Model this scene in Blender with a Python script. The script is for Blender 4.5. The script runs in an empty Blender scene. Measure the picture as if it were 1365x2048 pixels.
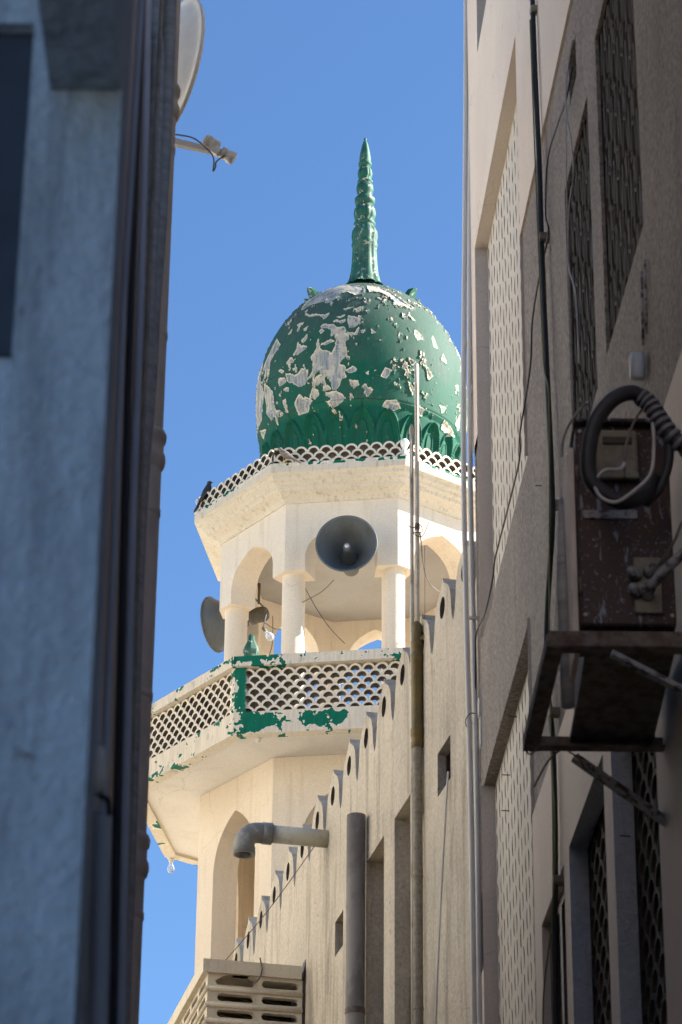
import bpy, math, random
import numpy as np
from mathutils import Vector, Matrix
from mathutils.geometry import tessellate_polygon
R = math.radians
PI = math.pi
random.seed(7)
scene = bpy.context.scene
col = scene.collection

# ------------------------------------------------------------------ camera
PITCH = R(27.7); ROLL = R(0.54)
fw = Vector((0, math.cos(PITCH), math.sin(PITCH)))
up0 = Vector((0, -math.sin(PITCH), math.cos(PITCH))); rt0 = Vector((1, 0, 0))
rt = rt0 * math.cos(ROLL) + up0 * math.sin(ROLL)
up = up0 * math.cos(ROLL) - rt0 * math.sin(ROLL)
cd = bpy.data.cameras.new('camera')
cam = bpy.data.objects.new('camera', cd); col.objects.link(cam)
cam.matrix_world = Matrix((
    (rt.x, up.x, -fw.x, 0.0), (rt.y, up.y, -fw.y, 0.0), (rt.z, up.z, -fw.z, 1.6), (0, 0, 0, 1)))
cd.sensor_fit = 'VERTICAL'; cd.sensor_height = 36.0; cd.sensor_width = 24.0
cd.lens = 6000.0 / 2048.0 * 36.0
cd.clip_start = 0.05; cd.clip_end = 5000
cd.dof.use_dof = True; cd.dof.focus_distance = 25.5; cd.dof.aperture_fstop = 11.0
scene.camera = cam

# ------------------------------------------------------------------ light
SUN_AZ = R(97.0)      # from the direction towards the camera (-Y), turning to +X
SUN_EL = R(33.0)
sdir = Vector((math.sin(SUN_AZ) * math.cos(SUN_EL), -math.cos(SUN_AZ) * math.cos(SUN_EL), math.sin(SUN_EL)))
world = bpy.data.worlds.new('World'); scene.world = world; world.use_nodes = True
wn = world.node_tree; wn.nodes.clear()
sky = wn.nodes.new('ShaderNodeTexSky'); sky.sky_type = 'NISHITA'; sky.sun_disc = False
sky.sun_elevation = SUN_EL
sky.sun_rotation = math.atan2(sdir.x, sdir.y)
sky.altitude = 0; sky.air_density = 1.0; sky.dust_density = 0.6; sky.ozone_density = 2.2
bg = wn.nodes.new('ShaderNodeBackground'); bg.inputs[1].default_value = 0.066
wo = wn.nodes.new('ShaderNodeOutputWorld')
tint = wn.nodes.new('ShaderNodeMix'); tint.data_type = 'RGBA'; tint.blend_type = 'MULTIPLY'; tint.inputs[0].default_value = 1
tint.inputs[7].default_value = (.60, .80, 1.0, 1)      # camera set to a warm white balance
wn.links.new(sky.outputs[0], tint.inputs[6]); wn.links.new(tint.outputs[2], bg.inputs[0]); wn.links.new(bg.outputs[0], wo.inputs[0])
sl = bpy.data.lights.new('sun', 'SUN'); sl.energy = 5.0; sl.angle = R(0.5); sl.color = (1.0, 0.95, 0.87)
so = bpy.data.objects.new('sun', sl); col.objects.link(so)
so.rotation_euler = (-sdir).to_track_quat('-Z', 'Y').to_euler(); so.location = (10, 0, 30)
scene.view_settings.view_transform = 'Standard'; scene.view_settings.look = 'None'
scene.view_settings.exposure = 1.80; scene.view_settings.gamma = 1.0

# ------------------------------------------------------------------ mesh helpers
class MB:
    def __init__(s): s.v = []; s.f = []; s.sm = []; s.mi = []; s.cur = 0
    def add(s, vs, fs, smooth=False):
        o = len(s.v); s.v.extend([tuple(p) for p in vs])
        for f in fs: s.f.append(tuple(i + o for i in f)); s.sm.append(smooth); s.mi.append(s.cur)
        return s
    def box(s, c, size, M=None, bev=0.0):
        x, y, z = [k / 2 for k in size]
        if bev > 0:
            b = min(bev, x * .9, y * .9, z * .9); vs = []
            for sx in (-1, 1):
                for sy in (-1, 1):
                    for sz in (-1, 1):
                        vs += [(sx * x, sy * (y - b), sz * (z - b)), (sx * (x - b), sy * y, sz * (z - b)), (sx * (x - b), sy * (y - b), sz * z)]
            import bmesh
            bm = bmesh.new()
            for p in vs: bm.verts.new(p)
            bmesh.ops.convex_hull(bm, input=bm.verts)
            bm.verts.index_update()
            vs = [v.co.copy() for v in bm.verts]; fs = [[v.index for v in f.verts] for f in bm.faces]; bm.free()
        else:
            vs = [Vector((sx * x, sy * y, sz * z)) for sx in (-1, 1) for sy in (-1, 1) for sz in (-1, 1)]
            fs = [(0, 1, 3, 2), (4, 6, 7, 5), (0, 4, 5, 1), (2, 3, 7, 6), (0, 2, 6, 4), (1, 5, 7, 3)]
        c = Vector(c)
        vs = [(M @ Vector(p) if M else Vector(p)) + c for p in vs]
        return s.add(vs, fs)
    def tube(s, pts, r, n=12, cap=True, jit=0.0):
        pts = [Vector(p) for p in pts]; m = len(pts)
        rs = r if isinstance(r, (list, tuple)) else [r] * m
        vs = []; prev = None
        for i, p in enumerate(pts):
            t = (pts[min(i + 1, m - 1)] - pts[max(i - 1, 0)])
            if t.length < 1e-9: t = Vector((0, 0, 1))
            t.normalize()
            if prev is None:
                a = Vector((0, 0, 1)) if abs(t.z) < .9 else Vector((1, 0, 0))
                u = t.cross(a).normalized()
            else:
                u = (prev - t * prev.dot(t)).normalized()
            prev = u; w = t.cross(u)
            for k in range(n):
                an = 2 * PI * k / n; rr = rs[i] * (1 + jit * (random.random() - .5))
                vs.append(p + u * math.cos(an) * rr + w * math.sin(an) * rr)
        fs = [(i * n + k, i * n + (k + 1) % n, (i + 1) * n + (k + 1) % n, (i + 1) * n + k) for i in range(m - 1) for k in range(n)]
        s.add(vs, fs, True)
        if cap:
            s.add(vs[:n], [tuple(reversed(range(n)))]); s.add(vs[-n:], [tuple(range(n))])
        return s
    def lathe(s, prof, c=(0, 0, 0), n=32, axis=None, smooth=True, flute=None):
        # prof: (r, z) pairs; axis: direction of +z
        c = Vector(c); q = (Vector(axis).normalized().to_track_quat('Z', 'Y').to_matrix() if axis is not None else Matrix.Identity(3))
        vs = []
        for i, (r, z) in enumerate(prof):
            for k in range(n):
                a = 2 * PI * k / n
                rr = r * (1 + (flute(a, i) if flute else 0))
                vs.append(c + q @ Vector((rr * math.cos(a), rr * math.sin(a), z)))
        m = len(prof)
        fs = [(i * n + k, i * n + (k + 1) % n, (i + 1) * n + (k + 1) % n, (i + 1) * n + k) for i in range(m - 1) for k in range(n)]
        return s.add(vs, fs, smooth)
    def plate(s, F, outer, holes, d0, d1, edge_m=None, hole_m=None):
        # F maps (u, d, z) to world; outline in (u, z); solid between depth d0 (back) and d1 (front)
        loops = [outer] + list(holes)
        pts = [p for l in loops for p in l]
        tris = tessellate_polygon([[Vector((p[0], p[1], 0)) for p in l] for l in loops])
        s.add([F(p[0], d1, p[1]) for p in pts], [tuple(t) for t in tris])
        s.add([F(p[0], d0, p[1]) for p in pts], [tuple(reversed(t)) for t in tris])
        for li, l in enumerate(loops):
            n = len(l); keep = s.cur
            if li == 0 and edge_m is not None: s.cur = edge_m
            if li > 0 and hole_m is not None: s.cur = hole_m
            vs = [F(p[0], d1, p[1]) for p in l] + [F(p[0], d0, p[1]) for p in l]
            s.add(vs, [(i, (i + 1) % n, n + (i + 1) % n, n + i) for i in range(n)]); s.cur = keep
        return s
    def build(s, name, m, parent=None, loc=None, recalc=True):
        me = bpy.data.meshes.new(name)
        base = Vector((0, 0, 0))
        if parent is not None:
            base = parent_world(parent)
        o_loc = Vector(loc) if loc is not None else (base if parent is not None else None)
        if o_loc is None:
            a = np.array(s.v, float); o_loc = Vector(((a[:, 0].min() + a[:, 0].max()) / 2, (a[:, 1].min() + a[:, 1].max()) / 2, a[:, 2].min()))
        me.from_pydata([(p[0] - o_loc.x, p[1] - o_loc.y, p[2] - o_loc.z) for p in s.v], [], s.f)
        me.polygons.foreach_set('use_smooth', s.sm); me.polygons.foreach_set('material_index', s.mi)
        if recalc:
            import bmesh
            bm = bmesh.new(); bm.from_mesh(me)
            bmesh.ops.remove_doubles(bm, verts=bm.verts, dist=1e-5)
            bmesh.ops.recalc_face_normals(bm, faces=bm.faces); bm.to_mesh(me); bm.free()
        me.update()
        for m_ in (m if isinstance(m, (list, tuple)) else [m]):
            if m_ is not None: me.materials.append(m_)
        o = bpy.data.objects.new(name, me); col.objects.link(o)
        if parent is not None: o.parent = parent; o.location = o_loc - base
        else: o.location = o_loc
        return o

def parent_world(o):
    v = Vector((0, 0, 0)); q = o
    while q is not None: v = v + q.location; q = q.parent
    return v

def tag(o, label=None, cat=None, group=None, kind=None):
    if label: o['label'] = label
    if cat: o['category'] = cat
    if group: o['group'] = group
    if kind: o['kind'] = kind
    return o
def empty(name, loc, label, cat, group=None):
    o = bpy.data.objects.new(name, None); col.objects.link(o); o.location = loc; o.empty_display_size = .1
    return tag(o, label, cat, group)
def copy_tree(o, parent=None):
    c = o.copy(); col.objects.link(c); c.parent = parent
    for ch in [x for x in list(col.objects) if x.parent == o]: copy_tree(ch, c)
    return c

# ------------------------------------------------------------------ material helpers
def newmat(name):
    m = bpy.data.materials.new(name); m.use_nodes = True
    nt = m.node_tree; nt.nodes.clear()
    out = nt.nodes.new('ShaderNodeOutputMaterial'); b = nt.nodes.new('ShaderNodeBsdfPrincipled')
    nt.links.new(b.outputs[0], out.inputs[0])
    return m, nt, b
def nd(nt, typ, **kw):
    n = nt.nodes.new(typ)
    for k, v in kw.items():
        if k == 'inp':
            for a, b in v.items(): n.inputs[a].default_value = b
        else: setattr(n, k, v)
    return n
def coords(nt, scale=(1, 1, 1), world_space=True):
    g = nd(nt, 'ShaderNodeTexCoord')
    mp = nd(nt, 'ShaderNodeMapping'); mp.inputs['Scale'].default_value = scale
    nt.links.new(g.outputs['Object'], mp.inputs[0]); return mp.outputs[0]
def noise(nt, vec, scale, detail=6, rough=.6, dist=0.0):
    n = nd(nt, 'ShaderNodeTexNoise', inp={'Scale': scale, 'Detail': detail, 'Roughness': rough, 'Distortion': dist})
    nt.links.new(vec, n.inputs['Vector']); return n.outputs['Fac']
def ramp(nt, fac, stops):
    r = nd(nt, 'ShaderNodeValToRGB'); e = r.color_ramp.elements
    while len(e) < len(stops): e.new(.5)
    for i, (p, c) in enumerate(stops):
        e[i].position = p; e[i].color = (c[0], c[1], c[2], 1) if hasattr(c, '__len__') else (c, c, c, 1)
    nt.links.new(fac, r.inputs[0]); return r.outputs[0]
def mix(nt, fac, a, b):
    m = nd(nt, 'ShaderNodeMix', data_type='RGBA')
    for sock, val in ((m.inputs[0], fac), (m.inputs[6], a), (m.inputs[7], b)):
        if hasattr(val, 'links') or isinstance(val, bpy.types.NodeSocket): nt.links.new(val, sock)
        else: sock.default_value = (val if not hasattr(val, '__len__') else (val[0], val[1], val[2], 1)) if sock is not m.inputs[0] else val
    return m.outputs[2]
def bump(nt, b, h, strength=.3, dist=.01, prev=None):
    n = nd(nt, 'ShaderNodeBump', inp={'Strength': strength, 'Distance': dist})
    nt.links.new(h, n.inputs['Height'])
    if prev is not None: nt.links.new(prev.outputs[0], n.inputs['Normal'])
    nt.links.new(n.outputs[0], b.inputs['Normal']); return n
def setv(nt, sock, v):
    if isinstance(v, bpy.types.NodeSocket): nt.links.new(v, sock)
    else: sock.default_value = v

def plaster(name, c1, c2, stain=(.25, .19, .12), st=.5, rough=.85, fine=90, fs=.35, fd=.004, lump=9, ls=.25, streak=(7, 7, .5), spots=0.0, cut=.52, grain=(.86, 1.06), drips=None, cracks=0.35):
    m, nt, b = newmat(name)
    v = coords(nt); sv = coords(nt, streak)
    big = noise(nt, v, 1.6, 5, .6)
    base = mix(nt, ramp(nt, big, [(.35, 0), (.65, 1)]), c1, c2)
    s1 = noise(nt, sv, 2.3, 7, .65, .3)
    sm = ramp(nt, s1, [(cut, 0), (cut + .2, 1)])
    k = nd(nt, 'ShaderNodeMath', operation='MULTIPLY', inp={1: st}); nt.links.new(sm, k.inputs[0])
    base = mix(nt, k.outputs[0], base, stain)
    f = noise(nt, v, fine, 4, .7)
    tone = ramp(nt, f, [(.3, grain[0]), (.7, grain[1])])
    mm = nd(nt, 'ShaderNodeMix', data_type='RGBA', blend_type='MULTIPLY'); mm.inputs[0].default_value = 1
    nt.links.new(base, mm.inputs[6]); nt.links.new(tone, mm.inputs[7]); base = mm.outputs[2]
    if drips:
        # dark run-off marks below given places along the wall: (unit vector along wall, [(u, top z, half width, length, strength)])
        dirv, lst = drips
        dp = nd(nt, 'ShaderNodeVectorMath', operation='DOT_PRODUCT'); nt.links.new(v, dp.inputs[0]); dp.inputs[1].default_value = dirv
        sz = nd(nt, 'ShaderNodeSeparateXYZ'); nt.links.new(v, sz.inputs[0])
        wob = noise(nt, coords(nt, (9, 9, 2.2)), 2.0, 6, .7)
        wu = nd(nt, 'ShaderNodeMath', operation='MULTIPLY_ADD', inp={1: .10, 2: -.05}); nt.links.new(wob, wu.inputs[0])
        uu = nd(nt, 'ShaderNodeMath', operation='ADD'); nt.links.new(dp.outputs['Value'], uu.inputs[0]); nt.links.new(wu.outputs[0], uu.inputs[1])
        for (u_, zt_, hw, ln, stg) in lst:
            m1 = nd(nt, 'ShaderNodeMapRange', interpolation_type='SMOOTHSTEP', inp={1: 0.0, 2: hw, 3: 1.0, 4: 0.0})
            ab = nd(nt, 'ShaderNodeMath', operation='SUBTRACT', inp={1: u_}); nt.links.new(uu.outputs[0], ab.inputs[0])
            ab2 = nd(nt, 'ShaderNodeMath', operation='ABSOLUTE'); nt.links.new(ab.outputs[0], ab2.inputs[0]); nt.links.new(ab2.outputs[0], m1.inputs[0])
            m2 = nd(nt, 'ShaderNodeMapRange', inp={1: zt_ - ln, 2: zt_, 3: 0.0, 4: stg}); nt.links.new(sz.outputs['Z'], m2.inputs[0])
            m3 = nd(nt, 'ShaderNodeMath', operation='LESS_THAN', inp={1: zt_}); nt.links.new(sz.outputs['Z'], m3.inputs[0])
            q1 = nd(nt, 'ShaderNodeMath', operation='MULTIPLY'); nt.links.new(m1.outputs[0], q1.inputs[0]); nt.links.new(m2.outputs[0], q1.inputs[1])
            q2 = nd(nt, 'ShaderNodeMath', operation='MULTIPLY'); nt.links.new(q1.outputs[0], q2.inputs[0]); nt.links.new(m3.outputs[0], q2.inputs[1])
            q3 = nd(nt, 'ShaderNodeMath', operation='MULTIPLY'); nt.links.new(q2.outputs[0], q3.inputs[0]); nt.links.new(ramp(nt, wob, [(.35, .45), (.6, 1)]), q3.inputs[1])
            base = mix(nt, q3.outputs[0], base, (.13, .10, .075))
    if spots > 0:
        vo = noise(nt, v, 14, 6, .7, .6)
        sp = ramp(nt, vo, [(.645, 0), (.69, spots)])
        base = mix(nt, sp, base, (.12, .10, .08))
    if cracks > 0:
        wv = nd(nt, 'ShaderNodeVectorMath', operation='MULTIPLY_ADD'); nz_ = nd(nt, 'ShaderNodeTexNoise', inp={'Scale': 4.0, 'Detail': 5.0}); nt.links.new(v, nz_.inputs['Vector'])
        nt.links.new(nz_.outputs['Color'], wv.inputs[0]); wv.inputs[1].default_value = (.25, .25, .25); nt.links.new(v, wv.inputs[2])
        vr = nd(nt, 'ShaderNodeTexVoronoi', feature='DISTANCE_TO_EDGE', inp={'Scale': 1.5}); nt.links.new(wv.outputs[0], vr.inputs['Vector'])
        ck = ramp(nt, vr.outputs['Distance'], [(.0, 1), (.006, 0)])
        cm = ramp(nt, noise(nt, v, 1.1, 3, .5), [(.52, 0), (.60, cracks)])
        cx = nd(nt, 'ShaderNodeMath', operation='MULTIPLY'); nt.links.new(ck, cx.inputs[0]); nt.links.new(cm, cx.inputs[1])
        base = mix(nt, cx.outputs[0], base, tuple(k * .3 for k in c2))
    setv(nt, b.inputs['Base Color'], base); b.inputs['Roughness'].default_value = rough
    l = noise(nt, v, lump, 5, .6)
    n1 = bump(nt, b, l, ls, .03)
    bump(nt, b, f, fs, fd, n1)
    return m
def simple(name, c1, c2=None, rough=.5, metal=0.0, sc=12, bs=.1, bd=.003, streak=(1, 1, 1), lo=.4, hi=.65, fine=None):
    m, nt, b = newmat(name)
    v = coords(nt, streak)
    f = noise(nt, v, sc, 7, .65)
    c2 = c2 or tuple(k * .75 for k in c1)
    base = mix(nt, ramp(nt, f, [(lo, 0), (hi, 1)]), c1, c2)
    setv(nt, b.inputs['Base Color'], base)
    b.inputs['Roughness'].default_value = rough; b.inputs['Metallic'].default_value = metal
    bump(nt, b, f, bs, bd)
    return m
def peel_mat(name, paint, under, flake, rough=.45, fade_sheen=None, vertical=True):
    # paint where attribute 'peel' < 0, raised flake rim around 0, bare layer above
    m, nt, b = newmat(name)
    at = nd(nt, 'ShaderNodeAttribute', attribute_name='peel')
    v = coords(nt); sv = coords(nt, (14, 14, 1.2))
    n1 = noise(nt, v, 3.0, 6, .6); n2 = noise(nt, sv, 3, 6, .7); nf = noise(nt, v, 60, 5, .7)
    p = mix(nt, ramp(nt, n2, [(.35, 0), (.75, 1)]), paint, tuple(k * .72 for k in paint))
    if fade_sheen is not None:
        fa = nd(nt, 'ShaderNodeAttribute', attribute_name='fade_sheen')
        p = mix(nt, fa.outputs['Fac'], p, fade_sheen)
    sp = ramp(nt, nf, [(.66, 0), (.72, .55)])
    p = mix(nt, sp, p, tuple(k * .55 for k in paint))
    n3 = noise(nt, v, 7, 6, .7, .5)
    u = mix(nt, ramp(nt, n2, [(.4, 0), (.62, 1)]), under[0], under[1])
    u = mix(nt, ramp(nt, n3, [(.60, 0), (.63, .30)]), u, tuple(.5 * k + .12 for k in paint))
    rim = ramp(nt, nd_math(nt, at.outputs['Fac'], 1.0, .5), [(.455, 0), (.47, 1), (.525, 1), (.55, 0)])
    dm = ramp(nt, nd_math(nt, at.outputs['Fac'], 1.0, .5), [(.50, 0), (.515, 1)])
    c = mix(nt, dm, p, u)
    if fade_sheen is not None:
        n4 = noise(nt, v, 9, 6, .7, .4)
        lay = nd(nt, 'ShaderNodeMath', operation='MULTIPLY'); nt.links.new(dm, lay.inputs[0]); nt.links.new(ramp(nt, n4, [(.50, 0), (.54, .9)]), lay.inputs[1])
        c = mix(nt, lay.outputs[0], c, tuple(k * .86 for k in flake))
        run = noise(nt, coords(nt, (26, 26, 1.1)), 1.0, 5, .6)
        c = mix(nt, ramp(nt, run, [(.52, 0), (.68, .45)]), c, (.035, .06, .045))
        ch = noise(nt, v, 28, 6, .75)
        c = mix(nt, ramp(nt, ch, [(.60, 0), (.70, .35)]), c, (.26, .28, .22))
    c = mix(nt, rim, c, flake)
    setv(nt, b.inputs['Base Color'], c)
    rg = mix(nt, dm, (rough,) * 3, (.85,) * 3)
    sep = nd(nt, 'ShaderNodeSeparateColor'); nt.links.new(rg, sep.inputs[0]); nt.links.new(sep.outputs[0], b.inputs['Roughness'])
    b.inputs['Specular IOR Level'].default_value = .14
    nb = bump(nt, b, n2, .15, .006); bump(nt, b, nf, .2, .003, nb)
    return m
def nd_math(nt, sock, mul, add):
    n = nd(nt, 'ShaderNodeMath', operation='MULTIPLY_ADD', inp={1: mul, 2: add}); nt.links.new(sock, n.inputs[0]); return n.outputs[0]

# ------------------------------------------------------------------ numpy noise
def vnoise(P, seed=0):
    P = np.asarray(P); i = np.floor(P).astype(np.int64); f = P - i; f = f * f * (3 - 2 * f)
    def h(a, b, c):
        n = (a * 374761393 + b * 668265263 + c * 2147483647 + seed * 974634777) & 0xffffffff
        n = ((n ^ (n >> 13)) * 1274126177) & 0xffffffff
        n = (n ^ (n >> 16)) & 0xffff
        return n / 65535.0
    r = 0
    for dx in (0, 1):
        for dy in (0, 1):
            for dz in (0, 1):
                w = (f[..., 0] if dx else 1 - f[..., 0]) * (f[..., 1] if dy else 1 - f[..., 1]) * (f[..., 2] if dz else 1 - f[..., 2])
                r = r + w * h(i[..., 0] + dx, i[..., 1] + dy, i[..., 2] + dz)
    return r
def fbm(P, oct=5, seed=0, gain=.55):
    s = 0; a = 1; t = 0; P = np.asarray(P, float)
    for k in range(oct):
        s = s + a * vnoise(P * 2 ** k + 17.3 * k, seed + k); t += a; a *= gain
    return s / t

# ------------------------------------------------------------------ materials
M = {}
M['minaret'] = plaster('cream_plaster', (.80, .675, .52), (.74, .62, .465), (.52, .40, .27), .5, fs=.18, ls=.2, streak=(5, 5, .35), cut=.54)
M['cornice'] = plaster('stained_cornice_plaster', (.68, .59, .46), (.62, .53, .40), (.36, .25, .15), .8, fs=.2, streak=(13, 13, .55), cut=.53)
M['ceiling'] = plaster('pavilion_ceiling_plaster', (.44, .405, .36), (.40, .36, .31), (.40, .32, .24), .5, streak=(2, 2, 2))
M['lattice'] = plaster('lattice_concrete', (.74, .66, .53), (.66, .57, .44), (.30, .25, .18), .35, fs=.3, streak=(20, 20, 8))
M['mosque'] = plaster('weathered_wall_plaster', (.55, .475, .37), (.45, .395, .31), (.18, .15, .115), .8, fine=45, fs=.9, fd=.010, ls=.4, streak=(2.6, 2.6, .32), spots=.8, cut=.50, grain=(.74, 1.14),
    drips=((math.sin(R(-12.3)), math.cos(R(-12.3)), 0), [(3.551, 8.44, .075, 2.6, .75)] + [(.655 - 2 * .4575 + .2287 + .4575 * k, 8.46, .03, .4 + .35 * ((k * 37) % 5) / 5, .30 + .25 * ((k * 13) % 3) / 3) for k in range(2, 14)]))
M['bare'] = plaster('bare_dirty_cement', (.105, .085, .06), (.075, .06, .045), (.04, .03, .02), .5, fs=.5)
M['soffit'] = plaster('balcony_soffit_plaster', (.74, .69, .61), (.69, .63, .55), (.50, .44, .36), .4, fs=.12, ls=.15, streak=(1.2, 1.2, 1.2))
M['roof'] = plaster('pale_bounce_roof', (.72, .69, .63), (.6, .57, .5), (.4, .36, .3), .4, streak=(1, 1, 1))  # unseen hall roof made pale to bounce sun onto the minaret
M['merlon_top'] = plaster('weathered_merlon_plaster', (.50, .45, .37), (.36, .33, .28), (.16, .14, .12), .7, fs=.6, fd=.006, streak=(8, 8, 3))
M['smooth'] = plaster('smooth_pale_render', (.67, .575, .48), (.62, .525, .44), (.36, .30, .25), .3, fs=.08, ls=.12, streak=(4, 4, .25), cut=.58)
M['rough'] = plaster('rough_cast_render', (.36, .305, .26), (.30, .255, .22), (.18, .15, .13), .4, fine=48, fs=1.0, fd=.03, ls=.25, streak=(3, 3, .6), grain=(.45, 1.35))
M['screen'] = plaster('perforated_screen_concrete', (.56, .51, .43), (.52, .46, .39), (.34, .29, .23), .3, fs=.2)
M['brown_block'] = plaster('brown_breeze_block', (.040, .030, .023), (.026, .020, .016), (.014, .011, .009), .6, fs=.5)
M['brown_inner'] = plaster('brown_block_edges', (.085, .062, .043), (.055, .04, .028), (.03, .022, .015), .6, fs=.5)
M['screen_inner'] = plaster('dark_hole_edges', (.26, .225, .18), (.2, .17, .14), (.1, .08, .06), .5, fs=.4)  # hole sides darker than the screen face
M['sky_jamb'] = plaster('sky_tinted_jamb_render', (.46, .49, .56), (.40, .43, .49), (.2, .2, .22), .4, fine=48, fs=.9, fd=.02)  # jamb render tinted blue for the skylight falling on it
M['shutter'] = simple('dark_blue_shutter', (.028, .04, .06), (.02, .03, .045), .8)
M['left_wall'] = plaster('sky_tinted_house_render', (.40, .48, .55), (.34, .41, .475), (.14, .16, .19), .6, fine=60, fs=.8, fd=.01, ls=.5, spots=.8, cut=.46, streak=(9, 9, .8))  # skylight blue put into the base colour
M['brown_wall'] = plaster('left_alley_render', (.50, .40, .34), (.40, .33, .28), (.12, .10, .09), .5, fs=.6)
M['ground'] = plaster('sandy_ground', (.46, .39, .29), (.38, .32, .24), (.26, .22, .17), .5, streak=(1, 1, 1), fine=40)
M['alley'] = plaster('alley_concrete', (.30, .28, .25), (.24, .22, .2), (.14, .12, .1), .5, streak=(1, 1, 1))
M['house'] = plaster('pale_house_render', (.74, .70, .62), (.68, .64, .56), (.5, .45, .38), .3)
M['dark_wood_shade'] = simple('dark_wood_and_painted_shade', (.05, .03, .022), (.025, .018, .015), .6, streak=(1, 1, .2))  # also the painted dark of openings and of the balcony gap
M['dark_room'] = simple('unlit_room_wall', (.045, .04, .035), (.03, .026, .022), .9)
M['glass'] = simple('dusty_window_pane', (.05, .06, .075), (.03, .04, .05), .25)
M['horn'] = simple('grey_horn_enamel', (.105, .115, .120), (.070, .068, .060), .5, sc=5, lo=.4, hi=.75, streak=(2, 2, .7))
M['horn_tip'] = simple('pale_worn_metal', (.55, .56, .56), (.4, .4, .4), .35, .3)
M['driver'] = simple('grimy_driver_metal', (.09, .085, .07), (.16, .12, .06), .6, sc=20)
M['pvc'] = simple('grey_pvc', (.36, .36, .33), (.26, .26, .24), .45, sc=9, fine=1)
M['pvc_dark'] = simple('dark_grey_pvc', (.15, .155, .155), (.26, .25, .23), .5, sc=14, lo=.5, hi=.62)
M['pvc_pale'] = simple('pale_painted_pvc', (.50, .49, .41), (.33, .31, .26), .55, sc=16, lo=.5, hi=.7)
M['big_pipe'] = simple('weathered_grey_pipe', (.22, .195, .17), (.135, .12, .105), .8, sc=9, streak=(1, 1, .5), bs=.35, lo=.42, hi=.58)
M['galv'] = simple('dull_galvanised_steel', (.56, .50, .40), (.34, .25, .15), .6, .1, sc=26, lo=.5, hi=.66, streak=(1, 1, .3))
M['green_pipe'] = simple('mossy_brass_pipe', (.115, .085, .028), (.17, .115, .03), .55, .2, sc=15)
M['lichen_pipe'] = simple('lichen_spotted_pipe', (.30, .27, .20), (.20, .16, .11), .75, sc=40, bs=.4)
M['conduit'] = simple('white_plastic_conduit', (.60, .57, .53), (.5, .47, .43), .45, sc=6, streak=(1, 1, .2))
M['black_rubber'] = simple('black_cable_rubber', (.016, .016, .019), (.010, .010, .012), .6)
M['yellow_wire'] = simple('green_yellow_wire', (.17, .17, .03), (.10, .12, .03), .5)
M['wire'] = simple('old_grey_wire', (.16, .13, .11), (.10, .08, .07), .7)
M['white_wire'] = simple('dirty_white_wire', (.42, .40, .38), (.3, .28, .27), .6)
M['rust'] = simple('rusty_angle_iron', (.15, .12, .105), (.075, .045, .03), .8, .1, sc=22, bs=.4, lo=.42, hi=.6)
M['rust_pale'] = simple('flaking_painted_iron', (.26, .26, .27), (.07, .05, .045), .75, .1, sc=26, bs=.4, lo=.48, hi=.56)
M['lag'] = simple('grey_pipe_lagging_tape', (.34, .33, .32), (.20, .195, .19), .65, sc=6, streak=(1, 1, 5))
M['blue_pipe'] = simple('pale_grey_conduit', (.46, .50, .56), (.34, .37, .42), .5, streak=(1, 1, .2))
M['downpipe'] = simple('beige_downpipe_paint', (.66, .54, .45), (.54, .44, .36), .7, sc=18, streak=(1, 1, .4), bs=.25)
M['dish'] = simple('cream_dish_enamel', (.80, .74, .60), (.72, .65, .52), .4, sc=8)
M['white_plastic'] = simple('aged_white_plastic', (.72, .68, .58), (.6, .56, .46), .4)
M['bird_dark'] = simple('dark_brown_feathers', (.045, .035, .03), (.02, .016, .015), .7, sc=60)
M['bird_grey'] = simple('grey_brown_feathers', (.24, .20, .16), (.13, .10, .08), .8, sc=50)
M['beak'] = simple('yellow_beak', (.6, .35, .05), (.5, .3, .05), .5)
M['grille'] = plaster('cream_precast_grille', (.64, .57, .44), (.58, .50, .38), (.34, .27, .18), .45, fs=.12)
M['louvre'] = simple('brown_slats', (.16, .11, .075), (.10, .07, .05), .7, streak=(1, 1, 6))
M['terminal'] = simple('dirty_beige_plate', (.26, .23, .17), (.14, .12, .09), .7)
M['tape'] = simple('worn_grey_tape', (.14, .14, .16), (.08, .08, .09), .6)

def glassmat():
    m, nt, b = newmat('clear_bulb_glass')
    b.inputs['Base Color'].default_value = (.9, .9, .88, 1); b.inputs['Roughness'].default_value = .15
    b.inputs['Transmission Weight'].default_value = .75; b.inputs['IOR'].default_value = 1.2
    return m
M['bulb'] = glassmat()
def frosted():
    m, nt, b = newmat('frosted_bulb_glass')
    b.inputs['Base Color'].default_value = (.86, .82, .72, 1); b.inputs['Roughness'].default_value = .3
    return m
M['frosted'] = frosted()
# meter cabinet paint with white drips
def cabinet_mat():
    m, nt, b = newmat('maroon_cabinet_paint_with_drips')
    v = coords(nt); sv = coords(nt, (55, 55, 9)); dv = coords(nt, (130, 130, 110))
    base = mix(nt, noise(nt, v, 9, 6, .7), (.070, .034, .026), (.030, .019, .016))
    d1 = ramp(nt, noise(nt, sv, 1, 3, .6), [(.61, 0), (.64, 1)])
    base = mix(nt, d1, base, (.20, .21, .25))
    d2 = ramp(nt, noise(nt, dv, 1, 2, .5), [(.66, 0), (.69, 1)])
    base = mix(nt, d2, base, (.20, .21, .25))
    setv(nt, b.inputs['Base Color'], base); b.inputs['Roughness'].default_value = .7
    bump(nt, b, noise(nt, v, 40, 5, .7), .3, .004)
    return m
M['cabinet'] = cabinet_mat()
M['dome'] = peel_mat('peeling_green_dome_paint', (.004, .098, .058), ((.44, .40, .34), (.13, .18, .215)), (.58, .51, .39), .68, fade_sheen=(.066, .098, .078))
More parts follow.
